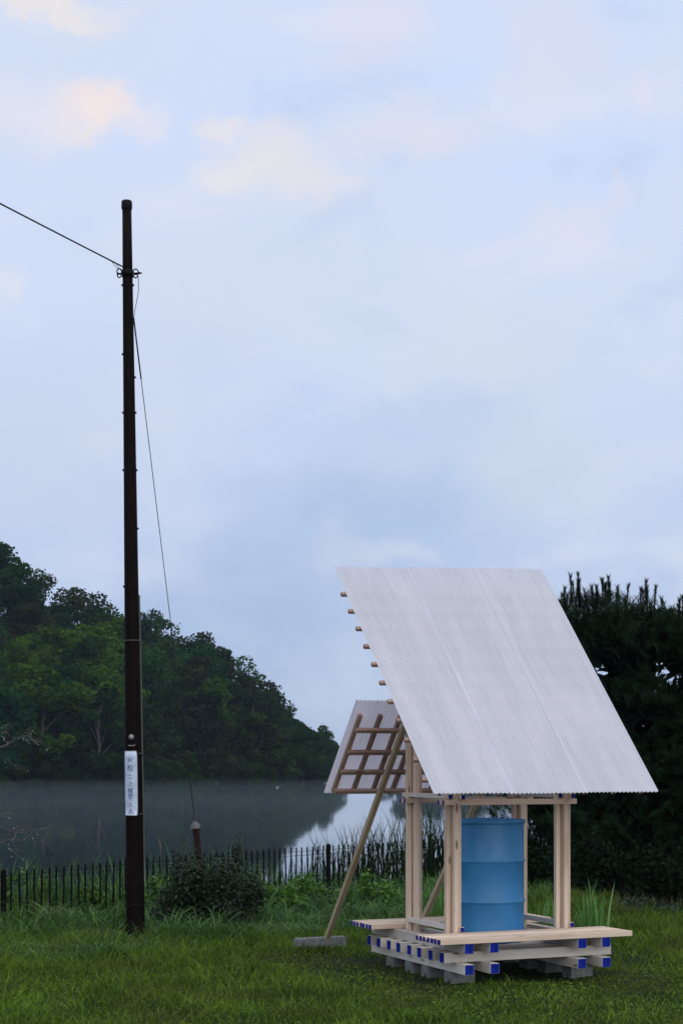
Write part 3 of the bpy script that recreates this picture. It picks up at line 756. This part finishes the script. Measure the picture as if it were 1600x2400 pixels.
# reeds behind the fence
n = 3000; s_ = RN.uniform(5.0, 14.5, n) ; d = RN.uniform(.15, 1.5, n)
x = FX + FD.x * s_ + FN.x * d; y = FY + FD.y * s_ + FN.y * d
P = np.stack([x, y, ground_near(x, y) - .02], -1)
hh = np.interp(s_, [5.0, 5.6, 6.2, 7.5, 8.5, 14.5], [.35, .65, .95, 1.15, 1.35, 1.3]) * RN.uniform(.55, 1.12, n)
keep = RN.uniform(0, 1, n) < np.interp(s_, [5, 6, 8.0, 14], [.28, .5, .85, 1])
V, T, Cc = blades(P[keep], hh[keep], RN.uniform(.010, .022, keep.sum()), RN.uniform(.03, .32, keep.sum()), 5, droop=.08)
o = obj('reeds', mesh_np('reeds', V, T, Cc), M['reed']); setp(o, 'dense dark reeds at the water behind the fence', 'reeds', kind='stuff')
# dry seed heads
sh = thing('seed_grass', 'dry straw coloured seed stalks at the fence left of the pole', 'grass tuft', (-3.02, 17.0, 0))
n = 26; P = np.stack([RN.normal(0, .05, n), RN.normal(0, .05, n), np.zeros(n)], -1)
V, T, Cc = blades(P, RN.uniform(.3, .5, n), np.full(n, .006), RN.uniform(.1, .6, n), 5, droop=.35)
obj('stalks', mesh_np('stalks', V, T, Cc), M['dry'], sh)
sh = thing('foxtail', 'single pale foxtail seed head above the fence right of the pole', 'grass stalk', (-1.97, 17.9, 0))
tube('stem', [(0, 0, 0), (.02, 0, .5), (.03, 0, .80)], .0015, M['dry'], sh, 5)
tube('seed_head', [(.03, 0, .79), (.024, 0, .84), (.01, 0, .89), (.0, 0, .905)], [.004, .008, .007, .002], M['dry'], sh, 7)

def sword_plant(px, D, n, h, spread_, label, group='sword-leaved plants beside the deck'):
    x0 = (px - CX) / F * D; th = thing('sword_leaf_plant', label, 'plant', (x0, D, gz(x0, D)), 0, group)
    for i in range(n):
        a = R.uniform(0, 6.28); rr = R.uniform(0, spread_); hh = h * R.uniform(.55, 1.0); ln = R.uniform(.05, .3) * (1 if R.random() < .8 else 1.8)
        P = np.array([[rr * math.cos(a), rr * math.sin(a), -.02]])
        V, T, Cc = blades(P, np.array([hh]), np.array([R.uniform(.022, .042)]), np.array([ln]), 6, az=np.array([R.uniform(0, 6.28)]), droop=.05)
        o = obj('leaf', mesh_np('leaf', V, T, Cc), M['iris'], th)
sword_plant(1395, 17.0, 26, .62, .16, 'clump of upright sword shaped leaves right of the front right post')
sword_plant(1365, 17.0, 14, .36, .14, 'lower clump of broad green leaves just right of the front right post')
sword_plant(1278, 17.4, 12, .42, .14, 'loose clump of leaves seen between the rear right and front right posts')
sword_plant(1025, 18.6, 16, .75, .16, 'tall leaf clump seen between the two left posts')

def leafy(name, px, D, rx, ry, rz, n, size, mt, label, cat, group=None, zc=None, lobes=9, shell=.55):
    x0 = (px - CX) / F * D; g_ = gz(x0, D); th = thing(name, label, cat, (x0, D, g_), 0, group)
    rng = np.random.default_rng(int(px * 7 + D * 13)); zc = rz * .75 if zc is None else zc
    lc = rng.uniform(-1, 1, (lobes, 3)) * np.array([rx, ry, rz]) * .6 + np.array([0, 0, zc]); lr = rng.uniform(.35, .6, lobes)
    rho = (lc[:, 0] / rx) ** 2 + (lc[:, 1] / ry) ** 2; lc[:, 2] *= 1.15 - .9 * rho; lr *= 1 - .3 * rho
    k = rng.integers(0, lobes, n); dv = rng.normal(0, 1, (n, 3)); dv /= np.linalg.norm(dv, axis=1)[:, None]
    rr = (rng.uniform(shell, 1.05, n) + .35 * (rng.uniform(0, 1, n) < .08))[:, None]
    P = lc[k] + dv * rr * lr[k][:, None] * np.array([rx, ry, rz])
    P[:, 2] = np.abs(P[:, 2])
    V, T, Cc = cards(P, dv + np.array([0, 0, .4]), rng.uniform(size * .6, size * 1.3, n), rng, spread_=.6)
    obj('foliage', mesh_np('foliage', V, T, Cc), mt, th)
    parts = []
    for q in range(7):
        e = lc[q % lobes]; parts.append(tube_np([(R.uniform(-.04, .04), R.uniform(-.04, .04), -.05), tuple(e * .5 + np.array([0, 0, .03])), tuple(e)], [.010, .007, .003], 5))
    V, T = join(parts); obj('stems', mesh_np('stems', V, T), M['bark'], th)
    return th
leafy('shrub', 484, 17.05, .46, .42, .56, 11000, .024, M['shrub'], 'dense dark leafy shrub smothering the foot of the guard tube', 'shrub', zc=.30, lobes=18, shell=.3)
leafy('shrub', 548, 17.75, .16, .2, .52, 2600, .022, M['shrub'], 'tall spindly shrub climbing beside the fence post right of the guard tube', 'shrub', zc=.42, lobes=12, shell=.3)
leafy('shrub', 588, 17.6, .20, .30, .36, 2600, .022, M['shrub'], 'narrow dark shrub between the guard tube and the next fence post', 'shrub', zc=.30, lobes=14, shell=.3)
leafy('shrub', 408, 17.0, .22, .25, .26, 3000, .022, M['shrub'], 'low light green shrub between the pole and the dark shrub', 'shrub', zc=.2)
for i, (px, D, r_, lab) in enumerate(((690, 18.6, .2, 'leafy weed just right of the shrubs at the foot of the fence'), (350, 18.2, .2, 'leafy weed behind the fence bars right of the pole'), (215, 18.2, .2, 'leafy weed among the fence bars left of the pole'), (655, 18.9, .22, 'bright leafy weed at the fence left of the raking brace'), (725, 19.3, .26, 'broad leafy weed below the wide fence post'),
        (862, 19.6, .22, 'bright climbing weed on the fence between the brace and the rear left post'), (905, 19.2, .18, 'small yellow green weed just left of the deck'),
        (590, 19.3, .2, 'leafy weed in front of the bars right of the dark shrub'), (800, 19.0, .2, 'leafy weed beneath the raking brace'), (115, 18.6, .2, 'bright fern like weed behind the fence at far left'),
        (30, 17.9, .22, 'leafy weed behind the leftmost fence post'))):
    leafy('leafy_weed', px, D, r_, r_, r_ * 1.2, 520, .042, M['bright'], lab, 'weed', 'leafy weeds along the fence', zc=r_ * (.9 if px > 400 else 1.3), lobes=9, shell=.3)

# bare wet branches of a shrub standing outside the picture at the left
bt = thing('bare_tree', 'bare twigs with hanging water drops reaching in at the left edge', 'tree', (-4.0, 15.2, 0))
BD = 15.0
def bp_(px, y, d=0): return Vector(((px - CX) / F * (BD + d) + 4.0, BD + d - 15.2, CAMZ + (HY - y) * (BD + d) / F))
tr = bp_(-180, 1700)
tube('trunk', [(0, 0, -.2), (.03, 0, .7), (-.02, 0, 1.5), tuple(tr + Vector((0, 0, .6)))], [.07, .06, .045, .015], M['bare'], bt, 10)
twigs = [([(-190, 1840), (-70, 1790), (0, 1752), (28, 1738), (45, 1729), (68, 1724), (90, 1748)], .009), ([(10, 1738), (12, 1722), (9, 1702)], .004), ([(45, 1729), (56, 1718), (68, 1708)], .004),
         ([(-20, 1712), (0, 1722), (12, 1718)], .003), ([(30, 1728), (60, 1733), (94, 1738), (110, 1754)], .0035), ([(-180, 1950), (-60, 1960), (0, 1910), (18, 1903)], .006), ([(-60, 1770), (0, 1772), (16, 1782), (34, 1793), (54, 1795)], .003),
         ([(-190, 1980), (-40, 1930), (0, 1938), (34, 1951), (60, 1953), (90, 1946), (117, 1940)], .009), ([(34, 1951), (46, 1940), (58, 1932)], .003), ([(-50, 1990), (0, 1975), (20, 1990), (48, 2010), (68, 2030)], .006),
         ([(0, 1975), (24, 1968), (60, 1966), (90, 1958)], .003), ([(10, 1960), (30, 1975), (40, 1990)], .003), ([(-20, 1900), (0, 1912), (22, 1906)], .003)]
drops = bmesh.new(); rr = random.Random(5)
for pl, r0 in twigs:
    P_ = [bp_(x, y, .25 * math.sin(x * .05)) for x, y in pl]
    Q = []
    for i in range(len(P_) - 1):
        for t_ in (0, .5): 
            q = P_[i].lerp(P_[i + 1], t_); Q.append(q + Vector((rr.uniform(-.006, .006), 0, rr.uniform(-.008, .008))))
    Q.append(P_[-1])
    tube('branch', [tuple(q) for q in Q], [r0 * (1 - .75 * i / (len(Q) - 1)) for i in range(len(Q))], M['bare'], bt, 6)
    for q in Q[len(Q) // 2:]:
        for _ in range(1):
            z = bmesh.ops.create_icosphere(drops, subdivisions=1, radius=rr.uniform(.0025, .0052))
            pp = q + Vector((rr.uniform(-.05, .05), rr.uniform(-.03, .03), rr.uniform(-.05, -.004)))
            for v in z['verts']: v.co += pp
    for _ in range(6):     # side twiglets
        q = rr.choice(Q); dx = rr.uniform(.02, .10)
        tube('twig', [tuple(q), tuple(q + Vector((dx * .6, 0, rr.uniform(-.03, .03)))), tuple(q + Vector((dx, rr.uniform(-.03, .03), rr.uniform(-.07, .04))))], [.0025, .0018, .001], M['bare'], bt, 4)
m, b = mat('water_drop'); finish(b, b.n('ShaderNodeBsdfPrincipled', ins={'Base Color': (.85, .87, .9, 1), 'Roughness': .03, 'IOR': 1.33, 'Transmission Weight': .35, 'Specular IOR Level': .9}).outputs[0])
o = obj('water_drops', bm_mesh('water_drops', drops, True), m, bt); o['kind'] = 'stuff'

# ------------------------------------------------------------------ pines on the right
def shoot(nn, L, nl, wd, up, rng):
    """a needle brush along +z: nn needles"""
    t = rng.uniform(0, 1, nn); a = rng.uniform(0, 6.283, nn)
    P = np.stack([np.zeros(nn), np.zeros(nn), t * L], -1)
    D_ = np.stack([np.cos(a), np.sin(a), np.full(nn, up) + rng.uniform(-.2, .3, nn)], -1); D_ /= np.linalg.norm(D_, axis=1)[:, None]
    side = np.cross(D_, np.array([0, 0, 1.])); side /= np.linalg.norm(side, axis=1)[:, None] + 1e-9
    ln = rng.uniform(.7, 1.1, nn)[:, None] * nl
    return np.stack([P - side * wd / 2, P + side * wd / 2, P + D_ * ln], 1)      # nn,3,3
def basis(D_):
    up = np.where(np.abs(D_[:, 2:3]) > .95, np.array([[1., 0, 0]]), np.array([[0, 0, 1.]]))
    a = np.cross(up, D_); a /= np.linalg.norm(a, axis=1)[:, None]; c = np.cross(D_, a); return np.stack([a, c, D_], 1)
def pine_crown(seed, rx, ry, ztop_, zbot, n):
    rng = np.random.default_rng(seed)
    # boughs: horizontal tiers of pads
    nb = 90; bz = rng.uniform(zbot + .1, ztop_ - .35, nb); ba = rng.uniform(0, 6.283, nb)
    prof = np.interp((bz - zbot) / (ztop_ - zbot), [0, .15, .5, .85, 1], [.7, .95, 1, .92, .75])
    br = np.sqrt(rng.uniform(.12, 1, nb)) * prof
    bc = np.stack([np.cos(ba) * br * rx, np.sin(ba) * br * ry, bz], -1)
    k = rng.integers(0, nb, n)
    P = bc[k] + rng.normal(0, 1, (n, 3)) * np.array([.26, .26, .12])
    # flat clipped-looking top full of shoots
    nt_ = int(n * .28); q = np.sqrt(rng.uniform(0, 1, nt_)); aa = rng.uniform(0, 6.283, nt_)
    ztop_s = ztop_ - .10; tx = np.cos(aa) * q * rx * .97; ty = np.sin(aa) * q * ry * .97
    Pt = np.stack([tx, ty, ztop_s - .45 * rng.uniform(0, 1, nt_) ** 1.5 - .28 * q ** 5 + .13 * np.sin(tx * 2.6 + seed) + .05 * np.sin(tx * 7 + seed) * np.cos(ty * 3)], -1)
    P = np.concatenate([P, Pt])
    for hx, hz, hr in ((-.45, 2.99, .11), (0.0, 2.24, .09), (.53, 2.96, .13), (-.62, 2.25, .10)):
        P = P[((P[:, 0] - hx) / 1.4) ** 2 + (P[:, 2] - hz) ** 2 > (hr + .16) ** 2]
    nt_ = min(nt_, len(P))
    out_ = P * np.array([1, 1, 0]); out_ /= np.linalg.norm(out_, axis=1)[:, None] + 1e-6
    D_ = out_ * .7 + np.array([0, 0, .9]) + rng.normal(0, .35, P.shape); D_[len(P) - nt_:] = np.array([0, 0, 1.]) + rng.normal(0, .16, (nt_, 3))
    D_ /= np.linalg.norm(D_, axis=1)[:, None]
    B = basis(D_)
    var = [shoot(26, .15, .10, .009, .75, rng) for _ in range(6)]
    vi = rng.integers(0, 6, len(P)); S = rng.uniform(.8, 1.3, len(P))
    allV = []; tint = []
    for q_ in range(6):
        m_ = vi == q_
        W_ = np.einsum('nvc,mcd->mnvd', var[q_], B[m_]) * S[m_][:, None, None, None] + P[m_][:, None, None, :]
        allV.append(W_.reshape(-1, 3)); tint.append(np.repeat(rng.uniform(0, 1, m_.sum()), 26 * 3))
    # candles: tall upright leaders on top
    nc = 66; q = np.sqrt(rng.uniform(0, 1, nc)); aa = rng.uniform(0, 6.283, nc)
    for i in range(nc):
        x, y = math.cos(aa[i]) * q[i] * rx, math.sin(aa[i]) * q[i] * ry
        x += .13 * math.sin(x * 11)
        L = rng.uniform(.10, .44) * (1.3 if rng.uniform() < .10 else 1)
        tl = rng.normal(0, .10, 2)
        for (z0_, Ls, nl, up, nn) in ((0, L * .85, .070, 1.1, 200), (L * .80, .03, .11, 2.0, 40)):
            s3 = shoot(nn, Ls, nl, .010, up, rng).reshape(-1, 3); s3[:, 2] += z0_
            s3[:, 0] += s3[:, 2] * tl[0]; s3[:, 1] += s3[:, 2] * tl[1]
            zt_ = ztop_ - .08 - .28 * q[i] ** 5 + .13 * math.sin(x * 2.6 + seed)
            allV.append(s3 + np.array([x, y, zt_])); tint.append(np.full(len(s3), rng.uniform(0, .5)))
    V = np.concatenate(allV); Tn = np.concatenate(tint)
    T = np.arange(len(V)).reshape(-1, 3)
    # broad inner sprays closing the heart of the crown
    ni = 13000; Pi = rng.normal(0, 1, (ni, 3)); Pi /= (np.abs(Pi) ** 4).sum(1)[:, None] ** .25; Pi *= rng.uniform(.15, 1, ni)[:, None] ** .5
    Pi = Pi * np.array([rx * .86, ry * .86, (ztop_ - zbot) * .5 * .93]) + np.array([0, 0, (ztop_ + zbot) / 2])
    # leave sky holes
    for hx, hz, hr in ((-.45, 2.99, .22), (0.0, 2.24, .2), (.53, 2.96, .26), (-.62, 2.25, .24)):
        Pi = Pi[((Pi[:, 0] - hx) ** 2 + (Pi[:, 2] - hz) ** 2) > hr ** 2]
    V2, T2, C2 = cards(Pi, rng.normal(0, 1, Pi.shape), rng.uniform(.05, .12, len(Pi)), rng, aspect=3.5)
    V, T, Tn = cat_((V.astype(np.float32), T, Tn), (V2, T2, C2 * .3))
    # limbs
    parts = []
    for i in range(0, nb, 2):
        c = bc[i]; z0_ = max(c[2] - .5, .3)
        parts.append(tube_np([(0, 0, z0_), tuple((c * np.array([.5, .5, 1])) + np.array([0, 0, -.15])), tuple(c)], [.03, .02, .008], 5))
    Vb, Tb = join(parts)
    return mesh_np('crown', V, T, Tn), mesh_np('limbs', Vb, Tb)
specs = [(4.15, 24.0, 1.75, 1.5, 3.98, 0), (6.3, 23.0, 1.7, 1.5, 3.93, 1), (8.9, 24.0, 1.7, 1.5, 4.1, 0)]
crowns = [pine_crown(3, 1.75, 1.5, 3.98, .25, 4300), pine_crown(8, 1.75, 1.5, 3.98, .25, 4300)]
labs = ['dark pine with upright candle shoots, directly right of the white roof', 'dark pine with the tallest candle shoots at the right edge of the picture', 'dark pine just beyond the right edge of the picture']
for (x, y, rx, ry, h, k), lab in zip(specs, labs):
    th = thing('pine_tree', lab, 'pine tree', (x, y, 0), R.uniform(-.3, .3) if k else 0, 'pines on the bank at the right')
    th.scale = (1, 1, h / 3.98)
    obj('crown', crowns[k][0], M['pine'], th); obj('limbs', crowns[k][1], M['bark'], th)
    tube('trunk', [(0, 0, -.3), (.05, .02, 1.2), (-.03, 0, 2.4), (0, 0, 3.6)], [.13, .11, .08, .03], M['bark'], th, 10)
# low dark undergrowth below the pines, one plant each
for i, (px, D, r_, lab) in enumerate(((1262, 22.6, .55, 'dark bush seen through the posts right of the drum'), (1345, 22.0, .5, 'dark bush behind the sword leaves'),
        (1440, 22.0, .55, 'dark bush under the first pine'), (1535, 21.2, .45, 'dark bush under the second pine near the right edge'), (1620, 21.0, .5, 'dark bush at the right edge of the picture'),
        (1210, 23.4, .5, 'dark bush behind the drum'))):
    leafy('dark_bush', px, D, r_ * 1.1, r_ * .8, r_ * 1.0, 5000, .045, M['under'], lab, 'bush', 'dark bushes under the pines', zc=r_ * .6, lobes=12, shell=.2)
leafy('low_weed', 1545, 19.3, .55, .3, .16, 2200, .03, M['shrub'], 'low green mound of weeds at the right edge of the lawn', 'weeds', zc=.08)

# ------------------------------------------------------------------ trees across the pond
def crown_mesh(seed, n, leaf, spreadf=1.0, holes=.0):
    """unit crown about 11 m tall, base at 0"""
    rng = np.random.default_rng(seed); nl = 34
    z = rng.uniform(2.0, 10.0, nl); env = np.interp(z, [0, 2, 5, 8, 10.5], [2.6, 3.6, 4.2, 3.3, 1.2]) * spreadf
    a = rng.uniform(0, 6.283, nl); r = np.sqrt(rng.uniform(.05, 1, nl)) * env
    lc = np.stack([np.cos(a) * r, np.sin(a) * r, z], -1); lr = rng.uniform(.75, 1.55, nl)
    k = rng.choice(nl, n, p=lr ** 2 / np.sum(lr ** 2)); dv = rng.normal(0, 1, (n, 3)); dv[:, 2] += .35; dv /= np.linalg.norm(dv, axis=1)[:, None]
    fr = 1 + .36 * np.sin(dv[:, 0] * 7 + k) * np.sin(dv[:, 1] * 6 + k * 2) * np.sin(dv[:, 2] * 7)
    P = lc[k] + dv * (lr[k] * rng.uniform(.72, 1.06, n) * fr)[:, None] * np.array([1, 1, .8])
    V, T, Cc = cards(P, dv, rng.uniform(leaf * .6, leaf * 1.3, n), rng, aspect=1.3, spread_=.55, tint=np.clip(rng.uniform(0, 1, nl)[k] * .7 + rng.uniform(0, .3, n), 0, 1))
    me = mesh_np('crown', V, T, Cc)
    parts = [tube_np([(0, 0, -1.5), (.1, 0, 3), (-.1, .1, 6), (0, 0, 8.5)], [.22, .18, .12, .04], 6)]
    for q in range(12):
        c = lc[q]; parts.append(tube_np([(0, 0, max(1.5, c[2] - 2.5)), tuple(c * np.array([.5, .5, 1]) - np.array([0, 0, .8])), tuple(c)], [.09, .06, .02], 4))
    Vb, Tb = join(parts); return me, mesh_np('trunk', Vb, Tb)
CM = [crown_mesh(20 + i, 8500, .32) for i in range(5)]
LOOSE = [crown_mesh(40 + i, 3300, .30, 1.12) for i in range(3)]
for c, t in CM + LOOSE: c.materials.append(M['farleaf']); t.materials.append(M['bark'])
def far_tree(x, y, h, kind, col, label, group='trees on the far shore'):
    zb = float(ground_far(np.array(x), np.array(y)))
    me = (LOOSE if kind else CM)[R.randrange(3 if kind else 5)]
    th = thing('broadleaf_tree', label, 'tree', (x, y, zb), R.uniform(0, 6.28), group)
    s = h / 10.9; th.scale = (s * R.uniform(.95, 1.2), s * R.uniform(.95, 1.2), s)
    o = bpy.data.objects.new('crown', me[0]); link(o, th); o.color = (*col, 1)
    o = bpy.data.objects.new('trunk', me[1]); link(o, th)
GEN = 'dark broadleaf tree in the closed wood on the hillside across the pond'
cnt = 0
rows = [3, 9, 16, 23, 30, 38, 46, 55]
for ri, t in enumerate(rows):
    px = -330 + R.uniform(0, 60)
    while px < 806:
        D0 = np.interp(px, SH_P, SH_D); D = D0 + t + R.uniform(-2, 2); x = (px - CX) / F * D
        et = HY - np.interp(px, TOP_P, TOP_Y)                      # wanted skyline above the horizon, in pixels
        g_ = float(ground_far(np.array(x), np.array(D)))
        hcap = CAMZ + (et + R.uniform(-6, 6)) * D / F - g_
        h = min(R.uniform(10.0, 13.5), hcap)
        if ri == len(rows) - 1: h = min(hcap, 17)
        if px > 700: h = min(h, 7.8 if px < 770 else 5.0, hcap)
        if h > (3.2 if px < 700 else 2.0) and (px < 700 or ri < 5):
            br = R.random()
            col = (R.uniform(.5, 1.25), R.uniform(.6, 1.25), R.uniform(.8, 1.5))
            lab, grp = GEN, 'trees in the closed wood across the pond'
            if ri < 5 and 0 < px < 290 and br < .62: col = (2.1, 2.1, .75); lab = 'yellow green tree on the slope left of the pole'; grp = 'yellow green trees left of the pole'
            elif ri < 5 and px > 700: col = (1.15, 1.2, .7); lab = 'yellow green tree at the low right end of the wooded hill'; grp = 'trees at the low end of the hill'
            elif ri < 3 and br < .2: col = (1.25, 1.4, .8); lab = 'lighter green tree at the water edge across the pond'; grp = 'lighter trees at the water edge'
            sky_ = h >= hcap - .3 and ri >= 5
            far_tree(x, D, h, 1 if (sky_ and R.random() < .85) else 0, col, lab, grp); cnt += 1
        px += R.uniform(.75, 1.2) * 6.0 / D * F * (.55 + .45 * min(h, 11) / 11 if h > 3.2 else .5)
# lower trees on the far shore behind the shelter
px = 902
while px < 1500:
    D = np.interp(px, SH_P, SH_D) + R.uniform(3, 9); x = (px - CX) / F * D
    far_tree(x, D, 3.4 if px < 925 else R.uniform(5.8, 7.2), 0, (.8, .95, .9), 'low dark tree on the far shore behind the shelter', 'far shore trees behind the shelter'); cnt += 1
    px += R.uniform(38, 62)
# bushes whose skirts hang over the water edge
px = -330
bc_ = 0
while px < 1500:
    D = float(np.interp(px, SH_P, SH_D)) + R.uniform(-.5, 1.8); x = (px - CX) / F * D
    if not (806 < px < 905):
        th = thing('shore_bush', 'low leafy bush overhanging the water at the far edge of the pond', 'bush', (x, D, WZ - .3), R.uniform(0, 6.28), 'bushes along the far water edge')
        s_ = R.uniform(.30, .48) if px < 772 else R.uniform(.2, .3); th.scale = (s_ * 1.25, s_ * 1.25, s_)
        o = bpy.data.objects.new('crown', CM[R.randrange(5)][0]); link(o, th); o.location = (0, 0, -2.0)
        g_ = R.random() < .25
        o.color = (1.25, 1.4, .8, 1) if g_ else (R.uniform(.7, .95), R.uniform(.8, 1.0), R.uniform(.9, 1.2), 1)
        bc_ += 1
    px += R.uniform(26, 44)
for px_, lab in ((20, 'tall dark tree on the highest part of the wooded hill at the left edge'), (150, 'leafy tree on the ridge midway between the left edge and the pole'), (225, 'open crowned tree on the ridge just left of the pole'),
                (345, 'tree on the ridge just right of the pole, behind the guy wire'), (495, 'round crowned tree standing up from the ridge halfway down the hill'), (620, 'thin tree on the falling skyline above the lower slope'), (680, 'last tree of the steep slope before the low point')):
    best = max([o for o in bpy.data.objects if o.name.startswith('broadleaf_tree') and abs(CX + F * o.location.x / o.location.y - px_) < 32 and not o.get('own')],
               key=lambda o: (o.location.z + 10.9 * o.scale.z - CAMZ) / o.location.y, default=None)
    if best: best['label'] = lab; best['own'] = 1
for o in bpy.data.objects:
    if 'own' in o: del o['own']
print('far trees', cnt, bc_)

# ------------------------------------------------------------------ air
def box_obj(name, lo, hi, dens, col, label):
    bm = bmesh.new(); bmesh.ops.create_cube(bm, size=1)
    for v in bm.verts: v.co = Vector([lo[i] + (hi[i] - lo[i]) * (v.co[i] + .5) for i in range(3)])
    m, b = mat(name + '_air'); p = b.n('ShaderNodeVolumePrincipled', ins={'Color': c4(col), 'Density': dens, 'Anisotropy': 0.0})
    b.n('ShaderNodeOutputMaterial', ins={1: p.outputs[0]})
    o = obj(name, bm_mesh(name, bm), m); setp(o, label, kind='stuff'); return o
box_obj('haze', (-1700, -450, -6.0), (1700, 2600, 60), .00015, (.62, .80, 1.0), 'thin blue morning haze filling the air over the pond')

box_obj('mist', (-75, 45, WZ + .06), (40, 164, WZ + 1.1), .0011, (.75, .89, 1.0), 'low veil of mist lying on the pond')
